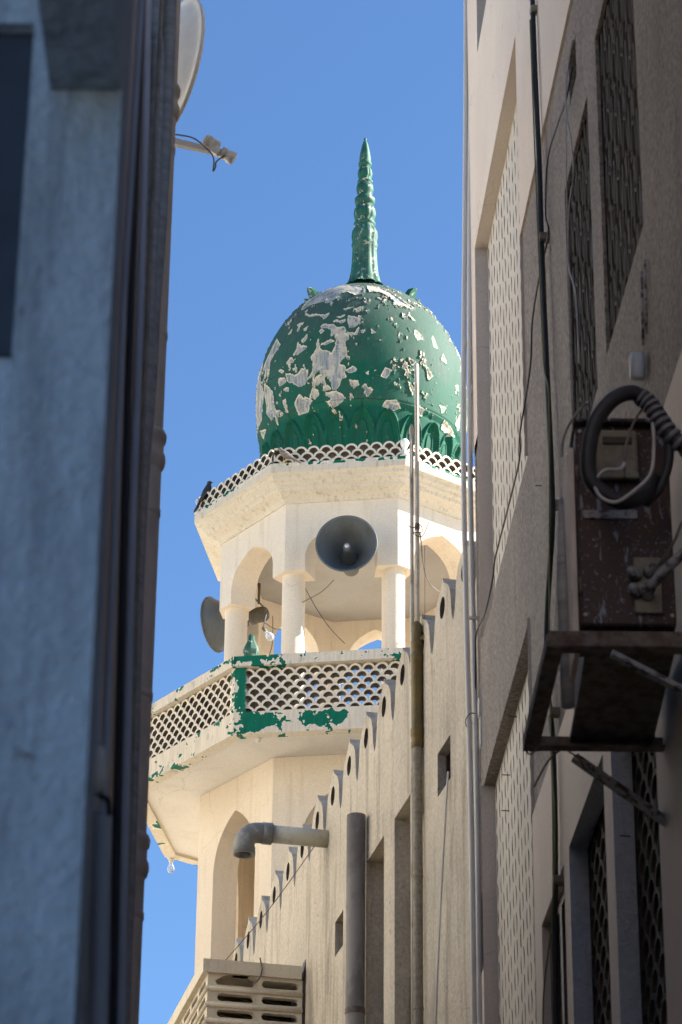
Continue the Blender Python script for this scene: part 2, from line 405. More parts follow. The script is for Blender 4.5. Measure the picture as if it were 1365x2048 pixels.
def worn_green():
    m, nt, b = newmat('worn_green_paint')
    v = coords(nt)
    c = mix(nt, ramp(nt, noise(nt, coords(nt, (1, 1, .4)), 9, 6, .65), [(.4, 0), (.65, 1)]), (.016, .110, .070), (.012, .062, .045))
    c = mix(nt, ramp(nt, noise(nt, v, 16, 6, .7, .3), [(.58, 0), (.60, .85)]), c, (.42, .38, .29))
    c = mix(nt, ramp(nt, noise(nt, v, 5, 5, .6), [(.5, 0), (.7, .5)]), c, (.10, .17, .13))
    setv(nt, b.inputs['Base Color'], c); b.inputs['Roughness'].default_value = .62; b.inputs['Specular IOR Level'].default_value = .3
    bump(nt, b, noise(nt, v, 16, 6, .7, .3), .4, .01)
    return m
M['finial'] = worn_green()
M['rail_paint'] = peel_mat('flaked_green_on_cream', (.004, .140, .082), ((.70, .61, .48), (.57, .50, .39)), (.76, .69, .56), .6)

# ------------------------------------------------------------------ ground
g = MB().add([(-600, -600, 0), (600, -600, 0), (600, 600, 0), (-600, 600, 0)], [(0, 1, 2, 3)]).build('ground', M['ground'], loc=(0, 0, 0), recalc=False)
tag(g, kind='structure')
a_ = MB().add([(-1.5, -8, .004), (1.9, -8, .004), (.72, 13.6, .004), (-1.2, 13.6, .004)], [(0, 1, 2, 3)]).build('path', M['alley'], loc=(0, 0, 0), recalc=False)
tag(a_, kind='structure')

# ================================================================== MINARET
CX, CY = 0.172, 23.0
AL = -31.0
mn = empty('minaret', (CX, CY, 0), 'cream octagonal mosque minaret with a peeling green dome and spiky finial', 'minaret')
def ang(al): return R(al)
def pol(r, al, z): a = R(al); return Vector((CX + r * math.sin(a), CY - r * math.cos(a), z))
VA = [AL + 45 * k for k in range(8)]
COS = math.cos(R(22.5)); SIN = math.sin(R(22.5))
def face_frame(k, Rv):
    # frame of octagon face between vertex k and k+1: u along the face (0 = middle), d outward from face plane, z
    am = VA[k] + 22.5; a = R(am); n = Vector((math.sin(a), -math.cos(a), 0)); t = Vector((math.cos(a), math.sin(a), 0))
    o = Vector((CX, CY, 0)) + n * (Rv * COS)
    return lambda u, d, z: o + t * (u * (Rv * COS + d) / (Rv * COS)) + n * d + Vector((0, 0, z))
def octring(mb, prof, smooth=False):
    vs = [pol(r, va, z) for (r, z) in prof for va in VA]
    n = 8
    fs = [(i * n + k, i * n + (k + 1) % n, (i + 1) * n + (k + 1) % n, (i + 1) * n + k) for i in range(len(prof) - 1) for k in range(n)]
    mb.add(vs, fs, smooth); return mb
def octcap(mb, r, z): mb.add([pol(r, va, z) for va in VA], [tuple(range(8))]); return mb

def arch_pts(w, z0, zs, zp, n=9, shoulder=1.0):
    # pointed ogee arch from (-w,z0) up to spring zs, peak zp and down to (w,z0)
    left = [(-w, z0), (-w, zs)]
    h = zp - zs
    for i in range(1, n + 1):
        t = i / n
        x = -w * (math.cos(t * PI / 2) ** .75 if t < 1 else 0)
        z = zs + h * (.80 * math.sin(t * PI / 2) ** 1.1 + .20 * t ** 5)
        left.append((x, z))
    right = [(-x, z) for x, z in reversed(left[:-1])]
    return left + right

# shaft with pointed openings
RS = 1.335; ws = 2 * RS * SIN
mb = MB()
for k in range(8):
    F = face_frame(k, RS)
    hole = arch_pts(.29, 8.35, 10.12, 10.60)
    outer = [(-ws / 2, 0), (ws / 2, 0), (ws / 2, 10.88), (-ws / 2, 10.88)]
    mb.plate(F, outer, [hole], -.20, 0)
sh = mb.build('shaft', M['minaret'], mn)
core = MB()
core.lathe([(.30, 0), (.30, 10.88)], (CX, CY, 0), 24).build('stair_core', M['minaret'], mn)

# balcony slab and skirt
RB = 1.92; wb = 2 * RB * SIN
mb = MB(); octring(mb, [(.3, 10.882), (RB - .03, 10.882), (RB - .03, 10.95), (.3, 10.95)])
mb.build('balcony_floor', M['soffit'], mn)
mb = MB(); octring(mb, [(.3, 10.951), (RB - .12, 10.951), (RB - .12, 10.957), (.3, 10.957)]); mb.build('dark_floor_top', M['merlon_top'], mn)  # unseen darker floor added to cut bounce into the pavilion

def painted_board(F, u0, u1, z0, z1, d0, d1, res, maskf, name, parent, mat, seed=0, amp=.003):
    # closed board whose front face and top/bottom edges are a fine grid carrying the 'peel' attribute
    nu = max(2, int((u1 - u0) / res)); 
    prof = [(d0, z0)]
    nz = max(2, int((z1 - z0) / res)); ndp = max(2, int((d1 - d0) / res))
    prof = [(d0 + (d1 - d0) * i / ndp, z0) for i in range(ndp)] + [(d1, z0 + (z1 - z0) * i / nz) for i in range(nz)] + [(d1 - (d1 - d0) * i / ndp, z1) for i in range(ndp + 1)]
    us = np.linspace(u0, u1, nu + 1)
    V = []; A = []
    for u in us:
        for (d, z) in prof:
            V.append((u, d, z))
    V = np.array(V)
    nz_ = fbm(np.stack([V[:, 0] * 11 + seed, V[:, 2] * 16, V[:, 1] * 9], 1), 6, seed, .65) - .5
    mk = maskf(V[:, 0], V[:, 2], V[:, 1]) * .8 + nz_ * 5.6 + (fbm(np.stack([V[:, 0] * 60 + seed, V[:, 2] * 60, V[:, 1] * 30], 1), 3, seed + 5, .6) - .5) * 1.6     # >0 = green paint
    peel = -mk * .5
    m = len(prof)
    fs = [(i * m + j, (i + 1) * m + j, (i + 1) * m + j + 1, i * m + j + 1) for i in range(nu) for j in range(m - 1)]
    pts = []
    fr = np.clip(mk * 6, 0, 1)
    for (u, d, z), q, w in zip(V, fr, nz_):
        front = abs(d - d1) < 1e-6
        p = F(u, d - (.0 if not front else (.003 * q)) + (.004 * w if front else 0), z)
        pts.append(p)
    b = MB(); b.add(pts, fs)
    n0 = len(pts)
    o = b.build(name, mat, parent, recalc=False)
    at = o.data.attributes.new('peel', 'FLOAT', 'POINT'); at.data.foreach_set('value', peel.astype(np.float32))
    # back + end caps as a second shell joined in the same mesh would break the attribute order, so the back stays open against the lattice
    return o
def gauss(u, z, cu, cz, su, sz, a): return a * np.exp(-(((u - cu) / su) ** 2 + ((z - cz) / sz) ** 2))

# fish-scale lattice panel
def scale_lattice(mb, F, u0, u1, z0, z1, pitch, ro_frac=1.0, th=.16, d0=-.03, d1=.02, rows=None, seg=9):
    ro = pitch / 2 * 1.04; ri = pitch / 2 - pitch * th
    dz = pitch / 2
    n_rows = rows if rows else int(math.floor((z1 - z0) / dz + .001))
    for j in range(n_rows):
        zc = z0 + j * dz; off = (j % 2) * pitch / 2
        k0 = int(math.floor((u0 - off) / pitch)) - 1; k1 = int(math.ceil((u1 - off) / pitch)) + 1
        for k in range(k0, k1 + 1):
            uc = k * pitch + off
            pts_o = []; pts_i = []
            for s_ in range(seg + 1):
                a = PI * s_ / seg
                jx = 1 + .03 * math.sin(k * 7.1 + j * 3.7)
                uo, zo = uc + ro * jx * math.cos(a), zc + ro * math.sin(a) * (1.02)
                ui, zi = uc + ri * jx * math.cos(a), zc + ri * math.sin(a)
                pts_o.append((uo, zo)); pts_i.append((ui, zi))
            if uc - ro < u0 - 1e-4 and uc + ri < u0: continue
            if uc + ro > u1 + 1e-4 and uc - ri > u1: continue
            cl = lambda p: (min(max(p[0], u0), u1), min(p[1], z1) if rows is None else p[1])
            po = [cl(p) for p in pts_o]; pi_ = [cl(p) for p in pts_i]
            vs = []
            for p, q in zip(po, pi_):
                vs += [F(p[0], d1, p[1]), F(q[0], d1, q[1]), F(q[0], d0, q[1]), F(p[0], d0, p[1])]
            fs = []; fi = []
            for s_ in range(seg):
                a, b = s_ * 4, (s_ + 1) * 4
                if (vs[a] - vs[b]).length < 1e-6: continue
                fs += [(a, b, b + 1, a + 1), (a + 2, b + 2, b + 3, a + 3), (a + 3, b + 3, b, a)]
                fi.append((a + 1, b + 1, b + 2, a + 2))
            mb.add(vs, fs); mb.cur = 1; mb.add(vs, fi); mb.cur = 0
    return mb

rail = empty('balcony_railing', (CX, CY, 10.88), None, None); rail.parent = mn; rail.location = (0, 0, 10.88)
del_keys = [k for k in rail.keys()]
for k in range(8):
    F = face_frame(k, RB)
    h = wb / 2
    vis = k in (0, 7)
    res = .008 if vis else .06
    fm = (k == 0)
    if k == 0:
        m1 = lambda u, z, d: -1.25 + gauss(u, z, -.52, 10.95, .20, .07, 2.4) + gauss(u, z, -.08, 10.96, .14, .07, 2.6) + gauss(u, z, .10, 10.975, .07, .05, 2.4) + gauss(u, z, -.6, 11.04, .1, .04, 1.2)
        m2 = lambda u, z, d: -.75 + gauss(u, z, -.62, 11.49, .14, .06, 1.8) + gauss(u, z, .25, 11.49, .2, .03, .55) + gauss(u, z, .68, 11.49, .12, .04, 1.3) + gauss(u, z, -.15, 11.48, .4, .03, .3)
    elif k == 7:
        m1 = lambda u, z, d: -1.25 + gauss(u, z, .45, 11.03, .10, .03, 1.5) + gauss(u, z, .70, 10.93, .06, .05, 1.5) + .3 * (z < 10.9)
        m2 = lambda u, z, d: -.85 + gauss(u, z, .05, 11.5, .25, .02, .8) + gauss(u, z, .55, 11.5, .12, .02, .7) + gauss(u, z, .75, 11.46, .05, .05, 1.0)
    else:
        m1 = m2 = lambda u, z, d: -.85 + 0 * u
    painted_board(F, -h, h, 10.86, 11.045, -.10, 0, res, m1, 'base_board', rail, M['rail_paint'], 11 + k)
    painted_board(F, -h - .012, h + .012, 11.425, 11.51, -.12, .03, res, m2, 'top_rail', rail, M['rail_paint'], 31 + k)
    lb = MB(); scale_lattice(lb, F, -h + .075, h - .075, 11.045, 11.425, .1065, th=.145, d0=-.105, d1=-.02)
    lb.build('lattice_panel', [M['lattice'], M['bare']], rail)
    # corner post at vertex k (wraps the corner)
    for sgn, uu0, uu1 in ((1, -h, -h + .085), (-1, h - .05, h)):
        vk = k if sgn == 1 else (k + 1) % 8
        if sgn == 1 and k == 0: mk = lambda u, z, d: -.2 + gauss(u, z, -h + .055, 11.3, .035, .35, 1.7)
        elif sgn == -1 and k == 7: mk = lambda u, z, d: -.55 + gauss(u, z, h - .0, 11.3, .03, .2, .9)
        else: mk = lambda u, z, d: -.5 + 0 * u
        painted_board(F, uu0, uu1, 11.045, 11.425, -.085, -.001, res, mk, 'corner_post', rail, M['rail_paint'], 51 + k)
# inner back boards so the skirt reads solid
for k in range(8):
    F = face_frame(k, RB - .10)
    hh = (RB - .10) * SIN
    q = MB(); q.box(F(0, -.005, 10.95), (2 * hh, .01, .17), Matrix.Rotation(R(VA[k] + 22.5), 3, 'Z')); q.build('inner_skirt', M['lattice'], rail)
# teardrop finials on the railing corners
for k in range(8):
    p = pol(RB - .06, VA[k] + (3.2 if k == 0 else 0), 11.51)
    prof = [(0.0, 0), (.048, 0), (.05, .012), (.060, .04), (.064, .06), (.056, .09), (.040, .125), (.028, .15), (.024, .165), (.024, .195), (0, .197)]
    MB().lathe(prof, p, 8, smooth=False).build('post_finial', M['finial'], rail)

# pavilion columns
for k in range(8):
    p = pol(1.075, VA[k], 0)
    b = MB(); b.lathe([(.096, 10.95), (.096, 11.6), (.094, 12.0), (.095, 12.60)], (p.x, p.y, 0), 28)
    b.build('column', M['minaret'], mn)
# arcade walls
RP = 1.222; wp = 2 * RP * SIN
for k in range(8):
    F = face_frame(k, RP)
    w = .30
    lo = [(-wp / 2, 13.22), (-wp / 2, 12.575), (-w - .0, 12.575)]
    top_arch = arch_pts(w, 12.575, 12.70, 12.985, 10)
    outline = [(-wp / 2, 13.22), (-wp / 2, 12.575)] + top_arch + [(wp / 2, 12.575), (wp / 2, 13.22)]
    b = MB(); b.plate(F, outline, [], -.21, 0)
    b.build('arcade_wall', M['minaret'], mn)
    # shallow ring beam inside
# ceiling inside
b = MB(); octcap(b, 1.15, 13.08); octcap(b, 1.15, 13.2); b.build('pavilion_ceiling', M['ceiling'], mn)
# cornice
b = MB()
octring(b, [(1.19, 13.19), (1.235, 13.19), (1.24, 13.205), (1.262, 13.225), (1.30, 13.245), (1.345, 13.262), (1.352, 13.285), (1.385, 13.30), (1.39, 13.318), (1.425, 13.335), (1.43, 13.36), (1.462, 13.372), (1.465, 13.43), (1.40, 13.44), (.7, 13.445)])
b.build('cornice', M['cornice'], mn)
# painted line along the cornice top
for k in range(8):
    F = face_frame(k, 1.462)
    h = 1.462 * SIN
    mk = lambda u, z, d, k=k: -.72 + (.8 * (u > .42) * (k == 0)) + (.5 if k == 1 else 0) + .25 * (z > 13.44) + gauss(u, z, -.25, 13.45, .15, .05, .3)
    painted_board(F, -h, h, 13.425, 13.458, -.10, .004, .012, mk, 'cornice_edge', mn, M['rail_paint'], 71 + k)
    lb = MB(); scale_lattice(lb, F, -h + .01, h - .01, 13.455, 13.7, .1065, th=.145, d0=-.115, d1=-.02, rows=3)
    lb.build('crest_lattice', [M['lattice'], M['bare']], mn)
# drum under the dome
MB().lathe([(.78, 13.44), (.78, 13.80)], (CX, CY, 0), 48).build('drum', M['minaret'], mn)

# ---- dome with peeling paint
NA, NZ = 1000, 330
def dome_r(z):
    z = np.asarray(z, float)
    r_up = .928 * np.sqrt(np.clip(1 - ((z - 14.75) / 1.12) ** 2, 0, 1))
    t = np.clip((14.75 - z) / .43, 0, 1); r_mid = .928 - .035 * t ** 2
    t2 = np.clip((14.32 - z) / .57, 0, 1)
    r_lo = .893 - .035 * np.clip(t2 * 8, 0, 1) - .085 * t2 ** 1.3
    return np.where(z > 14.75, r_up, np.where(z > 14.32, r_mid, r_lo))
th_ = np.concatenate([np.linspace(13.75, 14.32, 110, endpoint=False), 14.32 + 1.55 * (1 - np.cos(np.linspace(0, 1, 221) * PI / 2 * .9985)) * 0 + 0])
zz = list(np.linspace(13.75, 14.75, 170, endpoint=False)) + [14.75 + 1.12 * math.sin(t) for t in np.linspace(0, PI / 2 - .02, 160)]
zz = np.array(zz); NZ = len(zz)
aa = np.linspace(-PI, PI, NA, endpoint=False)
AA, ZZ = np.meshgrid(aa, zz)                     # angle from camera direction, +right
RR = dome_r(ZZ)
X0 = RR * np.sin(AA); Y0 = -RR * np.cos(AA)
P3 = np.stack([X0, Y0, ZZ], -1)
def bl(ca, cz, sa, sz, a): 
    da = (AA - R(ca) + PI) % (2 * PI) - PI
    return a * np.exp(-(da / R(sa)) ** 2 - ((ZZ - cz) / sz) ** 2)
# outlines of the bare patches, (degrees round the dome, height)
PATCHES = [[(-27.9,14.745),(-25.3,14.809),(-24.8,14.914),(-23.3,14.854),(-23.4,14.816),(-21.1,14.778),(-19.0,14.764),(-16.5,14.732),(-15.0,14.79),(-14.4,14.811),(-14.8,14.912),(-13.2,14.94),(-16.0,14.927),(-17.6,14.916),(-17.9,14.994),(-19.7,15.016),(-22.8,15.028),(-23.8,15.044),(-22.2,15.068),(-16.1,15.042),(-15.1,15.01),(-11.0,15.001),(-9.5,14.974),(-9.6,14.926),(-7.4,14.907),(-7.5,14.868),(-9.1,14.862),(-9.0,14.794),(-8.2,14.778),(-8.4,14.713),(-9.7,14.678),(-11.7,14.66),(-12.5,14.622),(-9.3,14.599),(-8.3,14.563),(-9.7,14.544),(-9.1,14.494),(-11.3,14.48),(-12.9,14.41),(-13.8,14.391),(-15.8,14.399),(-17.3,14.468),(-19.4,14.529),(-22.7,14.477),(-24.5,14.458),(-25.7,14.487),(-25.2,14.534),(-22.7,14.553),(-23.5,14.602),(-26.5,14.56),(-28.7,14.541),(-29.6,14.549),(-27.4,14.585),(-26.9,14.669)],[(-8.9,15.136),(-5.5,15.123),(-3.0,15.103),(-1.2,15.085),(-1.7,15.051),(-2.9,15.017),(-5.3,14.993),(-7.3,14.991),(-7.6,15.029)],[(-9.2,14.941),(-6.0,14.937),(-3.6,14.927),(-2.1,14.992),(-2.1,14.951),(-3.2,14.911),(-5.2,14.909),(-8.0,14.927)],[(-45.4,14.668),(-40.1,14.634),(-39.1,14.611),(-36.1,14.619),(-34.2,14.652),(-31.9,14.648),(-30.0,14.604),(-30.3,14.534),(-32.0,14.492),(-35.8,14.49),(-38.2,14.517),(-43.8,14.585)],[(-37.5,14.94),(-35.2,14.887),(-31.8,14.869),(-31.5,14.852),(-34.4,14.829),(-37.3,14.812),(-39.3,14.832),(-37.8,14.879)],[(-32.2,15.002),(-31.4,14.961),(-32.5,14.927),(-34.4,14.922),(-35.1,14.95)],[(-41.1,14.808),(-39.1,14.767),(-39.6,14.748),(-43.9,14.774),(-42.9,14.797)],[(-19.5,14.364),(-16.2,14.379),(-13.8,14.371),(-10.2,14.324),(-10.2,14.291),(-13.1,14.261),(-16.4,14.241),(-18.4,14.279),(-17.5,14.318),(-19.6,14.347)],[(-36.4,14.423),(-33.2,14.359),(-32.7,14.378),(-28.2,14.331),(-30.6,14.293),(-32.2,14.246),(-38.2,14.247),(-38.4,14.302),(-40.2,14.353),(-38.5,14.393)],[(-28.5,14.421),(-27.1,14.44),(-24.5,14.407),(-24.2,14.364),(-26.5,14.335),(-29.1,14.359)],[(-20.9,14.429),(-18.6,14.44),(-17.0,14.405),(-19.1,14.393),(-20.7,14.398)],[(-7.0,14.464),(-2.7,14.454),(-1.9,14.42),(-4.6,14.39),(-6.2,14.422)],[(-8.2,14.556),(-5.0,14.595),(-3.1,14.566),(-3.9,14.545),(-6.6,14.53)],[(-0.3,14.406),(2.0,14.427),(2.8,14.387),(5.2,14.375),(4.0,14.34),(3.3,14.319),(0.9,14.345),(1.6,14.373)],[(-37.1,15.282),(-32.7,15.231),(-27.5,15.222),(-27.2,15.197),(-32.4,15.211),(-36.4,15.254)],[(-26.8,15.204),(-22.3,15.184),(-19.7,15.197),(-21.0,15.142),(-22.7,15.131),(-24.0,15.163)],[(-14.4,15.129),(-10.6,15.148),(-10.6,15.13),(-13.0,15.113)],[(-40.7,15.169),(-36.2,15.161),(-36.1,15.139),(-39.6,15.144)],[(-34.6,15.074),(-32.2,15.094),(-33.5,15.042)],[(-46.8,15.097),(-44.1,15.139),(-44.2,15.086)],[(-22.0,14.849),(-17.1,14.883),(-15.7,14.858),(-20.3,14.834)],[(-23.6,15.014),(-21.7,14.99),(-23.3,14.964),(-24.8,14.994)],[(1.8,14.531),(3.5,14.543),(2.9,14.514)],[(4.3,14.97),(7.4,14.937),(5.0,14.932)],[(-50.2,14.744),(-46.6,14.704),(-47.2,14.686),(-50.2,14.722)],[(-50.2,14.656),(-46.6,14.639),(-45.5,14.589),(-47.8,14.582),(-50.2,14.585)],[(-46.7,14.533),(-43.4,14.526),(-43.5,14.491),(-46.8,14.512)],[(-48.2,14.429),(-46.5,14.432),(-45.3,14.369),(-47.3,14.374)],[(-16.5,15.082),(-14.2,15.098),(-14.3,15.068)],[(-13.7,15.075),(-10.4,15.09),(-10.1,15.063),(-12.3,15.05)],[(-17.5,15.689),(1.1,15.577),(0.5,15.459),(-5.4,15.421),(-10.9,15.491),(-16.0,15.485),(-18.4,15.405),(-20.4,15.35),(-24.5,15.351),(-25.2,15.425),(-26.7,15.379),(-35.2,15.395),(-41.8,15.358),(-44.7,15.437),(-41.8,15.573),(-31.7,15.673)],[(3.2,15.608),(12.0,15.6),(21.2,15.538),(28.5,15.401),(34.5,15.354),(30.1,15.317),(22.4,15.35),(18.6,15.423),(12.9,15.492),(4.3,15.483)],[(30.0,15.035),(33.7,15.016),(34.9,14.971),(30.2,14.971)],[(-4.7,15.215),(-0.6,15.245),(-0.6,15.221),(-3.7,15.196)],[(-11.7,15.225),(-6.2,15.235),(-10.2,15.204)],[(27.5,15.218),(31.6,15.175),(30.6,15.162)],[(-18.2,15.413),(-15.0,15.421),(-15.8,15.354)],[(-60.0,15.145),(-51.8,15.015),(-58.3,14.931),(-63.1,14.819),(-69.9,14.916),(-63.4,15.053)],[(-65.0,14.723),(-56.7,14.584),(-55.5,14.432),(-54.2,14.353),(-60.1,14.325),(-63.6,14.422),(-65.0,14.578)],[(-83.0,14.959),(-73.0,15.002),(-71.0,14.813),(-66.2,14.624),(-71.9,14.418),(-82.0,14.396),(-84.1,14.672)],[(-55.9,14.365),(-51.6,14.37),(-55.1,14.254)],[(-76.3,14.347),(-67.6,14.294),(-74.9,14.264)],[(13.1,14.291),(19.3,14.307),(22.1,14.249),(16.4,14.215),(12.1,14.248)],[(30.8,15.05),(35.2,14.993),(31.1,14.94)],[(24.8,14.729),(28.9,14.711),(27.2,14.664)],[(12.7,14.592),(15.9,14.573),(12.8,14.492),(10.3,14.508)],[(49.8,14.918),(52.0,14.84),(47.3,14.842)],[(52.4,14.286),(60.2,14.272),(68.3,14.246),(59.3,14.195),(51.5,14.211)],[(64.0,14.336),(67.8,14.456),(69.4,14.309)],[(25.0,14.499),(28.7,14.444),(27.7,14.388)],[(35.3,14.708),(40.4,14.63),(37.9,14.579)],[(1.0,14.429),(4.9,14.381),(3.0,14.32)],[(32.7,14.308),(36.4,14.292),(34.9,14.234)],[(42.7,15.064),(45.5,14.944),(42.6,14.943)],[(47.5,14.392),(53.1,14.404),(50.2,14.341)]]
F1 = fbm(np.stack([X0 * 5.2, Y0 * 5.2, ZZ * 4.2], -1), 6, 3, .6) - .5
F2 = fbm(np.stack([X0 * 22, Y0 * 22, ZZ * 16], -1), 4, 9, .6) - .5
F3 = fbm(np.stack([X0 * 60, Y0 * 60, ZZ * 45], -1), 3, 21, .6) - .5
SD = np.full(AA.shape, -1.0)
zrow = zz
for pt in PATCHES:
    pa = np.array([R(p[0]) for p in pt]); pz = np.array([p[1] for p in pt]); ca = pa.mean(); cz = pz.mean(); rr0 = float(dome_r(cz))
    ia = np.where((aa > pa.min() - .12) & (aa < pa.max() + .12))[0]; iz = np.where((zrow > pz.min() - .08) & (zrow < pz.max() + .08))[0]
    if len(ia) == 0 or len(iz) == 0: continue
    sl_ = np.ix_(iz, ia)
    gx = (AA[sl_] - ca) * rr0; gz = ZZ[sl_] - cz; qx = (pa - ca) * rr0; qz = pz - cz
    gx = gx + F2[sl_] * .045 + F3[sl_] * .015; gz = gz + F3[sl_] * .022 + F1[sl_] * .03
    dist = np.full(gx.shape, 9.0); ins = np.zeros(gx.shape, bool); n = len(qx)
    for i in range(n):
        x0, z0, x1, z1 = qx[i], qz[i], qx[(i + 1) % n], qz[(i + 1) % n]
        dx, dz = x1 - x0, z1 - z0; L2 = dx * dx + dz * dz + 1e-12
        t = np.clip(((gx - x0) * dx + (gz - z0) * dz) / L2, 0, 1)
        dist = np.minimum(dist, np.hypot(gx - x0 - t * dx, gz - z0 - t * dz))
        if abs(dz) > 1e-9:
            c_ = ((z0 > gz) != (z1 > gz)) & (gx < dx * (gz - z0) / dz + x0)
            ins ^= c_
    SD[sl_] = np.maximum(SD[sl_], np.where(ins, dist, -dist))
# small random chips, denser on the left and on the far side
dens = .0 + bl(-40, 15.0, 40, .6, .045) + bl(40, 15.25, 35, .4, .018) + bl(180, 15.0, 70, .8, .16) + bl(80, 14.4, 15, .12, .05)
chips = (F2 + F1 * .45 - (.235 - dens)) * .16
chips = np.where(ZZ < 14.3, (F2 - .27) * .16, chips)
SD = np.maximum(SD, np.where(chips > -.02, chips, -1))
peel = SD * 9
rim = np.exp(-((SD + .003) / .006) ** 2) * np.clip(F1 * 3 + .6, 0, 1.2)
bare = np.clip(peel * 25, 0, 1)
disp = rim * .013 - bare * .004
# lotus petals
NP = 24
tt = ((AA / (2 * PI) * NP + .5) % 1.0) - .5
hh = np.clip((ZZ - 13.95) / .27, 0, 1.2)
bnd = .5 * np.clip(1 - hh ** 1.7, 0, 1) ** .58
wd = .075
ridge = np.exp(-((np.abs(tt) - bnd * .93) / wd) ** 2) * (hh < 1.02)
inner = np.exp(-((np.abs(tt) - .17 * np.clip(1 - (hh / .66) ** 5, 0, 1) ** .6) / .04) ** 2) * (hh < .68)
lip = (ZZ < 14.30)
disp = disp + lip * (ridge * .030 + inner * .010 - .012 * (np.abs(tt) < bnd))
outside = lip * (np.abs(tt) > bnd * .93) * (hh > .2)
disp = disp + outside * .012 * np.clip(hh, 0, 1)
RN = RR + disp
V = np.stack([CX + RN * np.sin(AA), CY - RN * np.cos(AA), ZZ + rim * .003], -1).reshape(-1, 3)
idx = np.arange(NZ * NA).reshape(NZ, NA)
q = np.stack([idx[:-1], np.roll(idx, -1, 1)[:-1], np.roll(idx, -1, 1)[1:], idx[1:]], -1).reshape(-1, 4)
me = bpy.data.meshes.new('dome'); V2 = V - np.array([CX, CY, 0.0])
me.vertices.add(len(V2)); me.vertices.foreach_set('co', V2.astype(np.float32).ravel())
me.loops.add(q.size); me.loops.foreach_set('vertex_index', q.astype(np.int32).ravel())
me.polygons.add(len(q)); me.polygons.foreach_set('loop_start', np.arange(0, q.size, 4, dtype=np.int32)); me.polygons.foreach_set('loop_total', np.full(len(q), 4, np.int32))
me.polygons.foreach_set('use_smooth', np.ones(len(q), bool)); me.update(calc_edges=True)
at = me.attributes.new('peel', 'FLOAT', 'POINT'); at.data.foreach_set('value', peel.astype(np.float32).ravel())
fade_sheen = .22 + np.clip((ZZ - 14.5) / 1.1, 0, 1) ** 1.1 * .75 + bl(75, 14.9, 40, .5, .3) + (F1 * .9)  # fades upward; pale sheen painted on the sunny right
fade_sheen = np.clip(fade_sheen, 0, 1) * np.clip((ZZ - 14.26) / .05, 0.08, 1)  # petal band kept deep green for the shade below the lip
at = me.attributes.new('fade_sheen', 'FLOAT', 'POINT'); at.data.foreach_set('value', fade_sheen.astype(np.float32).ravel())
me.materials.append(M['dome'])
dome = bpy.data.objects.new('dome', me); col.objects.link(dome); dome.parent = mn
# finial
def zf(yz): # enlarged-crop row to height
    return 16.0 + (568 - (240 + yz / 2.73)) * .00545
sc = 1 / 2.73 / 225
_pf = [(118, 925), (98, 905), (85, 870), (76, 830), (71, 780), (68, 700), (74, 690), (68, 682), (70, 668), (74, 645), (71, 615), (58, 590), (60, 583), (62, 574), (50, 564), (57, 548), (63, 520), (58, 492), (48, 476), (52, 470), (57, 455), (57, 440), (46, 428), (44, 420), (45, 405), (49, 385), (46, 365), (38, 356), (43, 350), (43, 342), (34, 334), (40, 318), (42, 300), (38, 278), (30, 262), (37, 255), (38, 243), (32, 236), (33, 215), (27, 180), (18, 140), (9, 118), (6, 112), (9, 106), (7, 101), (0, 99)]
fl = lambda a, i: (-.10 * abs(math.sin(a * 5)) ** 6 if (i < 6 or 7 <= i <= 10 or 15 <= i <= 17 or 31 <= i <= 33) else (-.07 * abs(math.sin(a * 3)) ** 4 if i > 36 else 0))
def finish(prof):
    out = []
    for (r0, y0), (r1, y1) in zip(prof[:-1], prof[1:]):
        out.append((r0, y0))
    return out + [prof[-1]]
prof = []
for (r0, y0), (r1, y1) in zip(_pf[:-1], _pf[1:]):
    prof.append((r0, y0))
prof.append(_pf[-1])
nk = {590: 50, 583: 54, 564: 42, 476: 40, 428: 38, 420: 38, 356: 31, 334: 27, 262: 24}
prof = [(nk.get(y, r), y) for r, y in prof]
b = MB(); b.lathe([(r * sc, zf(y) - 0) for r, y in prof], (CX + .02, CY, 0), 60, flute=fl)
b.build('finial', M['finial'], dome)
# upturned petals round the top of the dome (those still left at the back)
for j in range(16):
    al = 22.5 * j + 22
    if not (55 < (al % 360) < 305): continue
    a = R(al); r0 = .44; z0 = 15.72
    n = Vector((math.sin(a), -math.cos(a), 0)); t = Vector((math.cos(a), math.sin(a), 0))
    o = Vector((CX, CY, z0)) + n * r0
    w = .052
    pts = [(-w, -.04), (-w * 1.08, .05), (-w * .8, .095), (-w * .2, .115), (w * .5, .105), (w * 1.08, .06), (w, -.04)]
    Fp = lambda u, d, z, o=o, n=n, t=t: o + t * u + n * (d + z * .55) + Vector((0, 0, z))
    MB().plate(Fp, pts, [], -.030, .025).build('dome_petal', M['finial'], dome)

# ------------------------------------------------------------------ bulbs
def bulb(p, dirz, mat, label, grp='bare light bulbs on the minaret', s=1.0, base=True, glass=True, name='light_bulb', cat='light bulb'):
    t = empty(name, p, label, cat, grp)
    ax = Vector((0, 0, 1 if dirz > 0 else -1))
    b = MB(); b.lathe([(0, 0), (.034 * s, 0), (.036 * s, .012), (.02 * s, .02), (.02 * s, .052 * s), (.017 * s, .055 * s), (0, .055 * s)], p, 16, ax); b.build('holder', M['white_plastic'], t)
    if glass:
        b = MB(); b.lathe([(.013 * s, .05 * s), (.015 * s, .065 * s), (.024 * s, .085 * s), (.031 * s, .108 * s), (.029 * s, .13 * s), (.018 * s, .145 * s), (0, .15 * s)], p, 20, ax); b.build('glass', mat, t)
    return t
p = pol(1.43, AL + 45, 13.46)
bulb(p, 1, M['frosted'], 'white bulb standing on the cornice corner right of centre', s=1.15)
p = pol(1.43, AL - 45, 13.46)
bulb(p, 1, M['bulb'], 'clear bulb standing on the left tip of the cornice beside the dark bird', s=1.0)
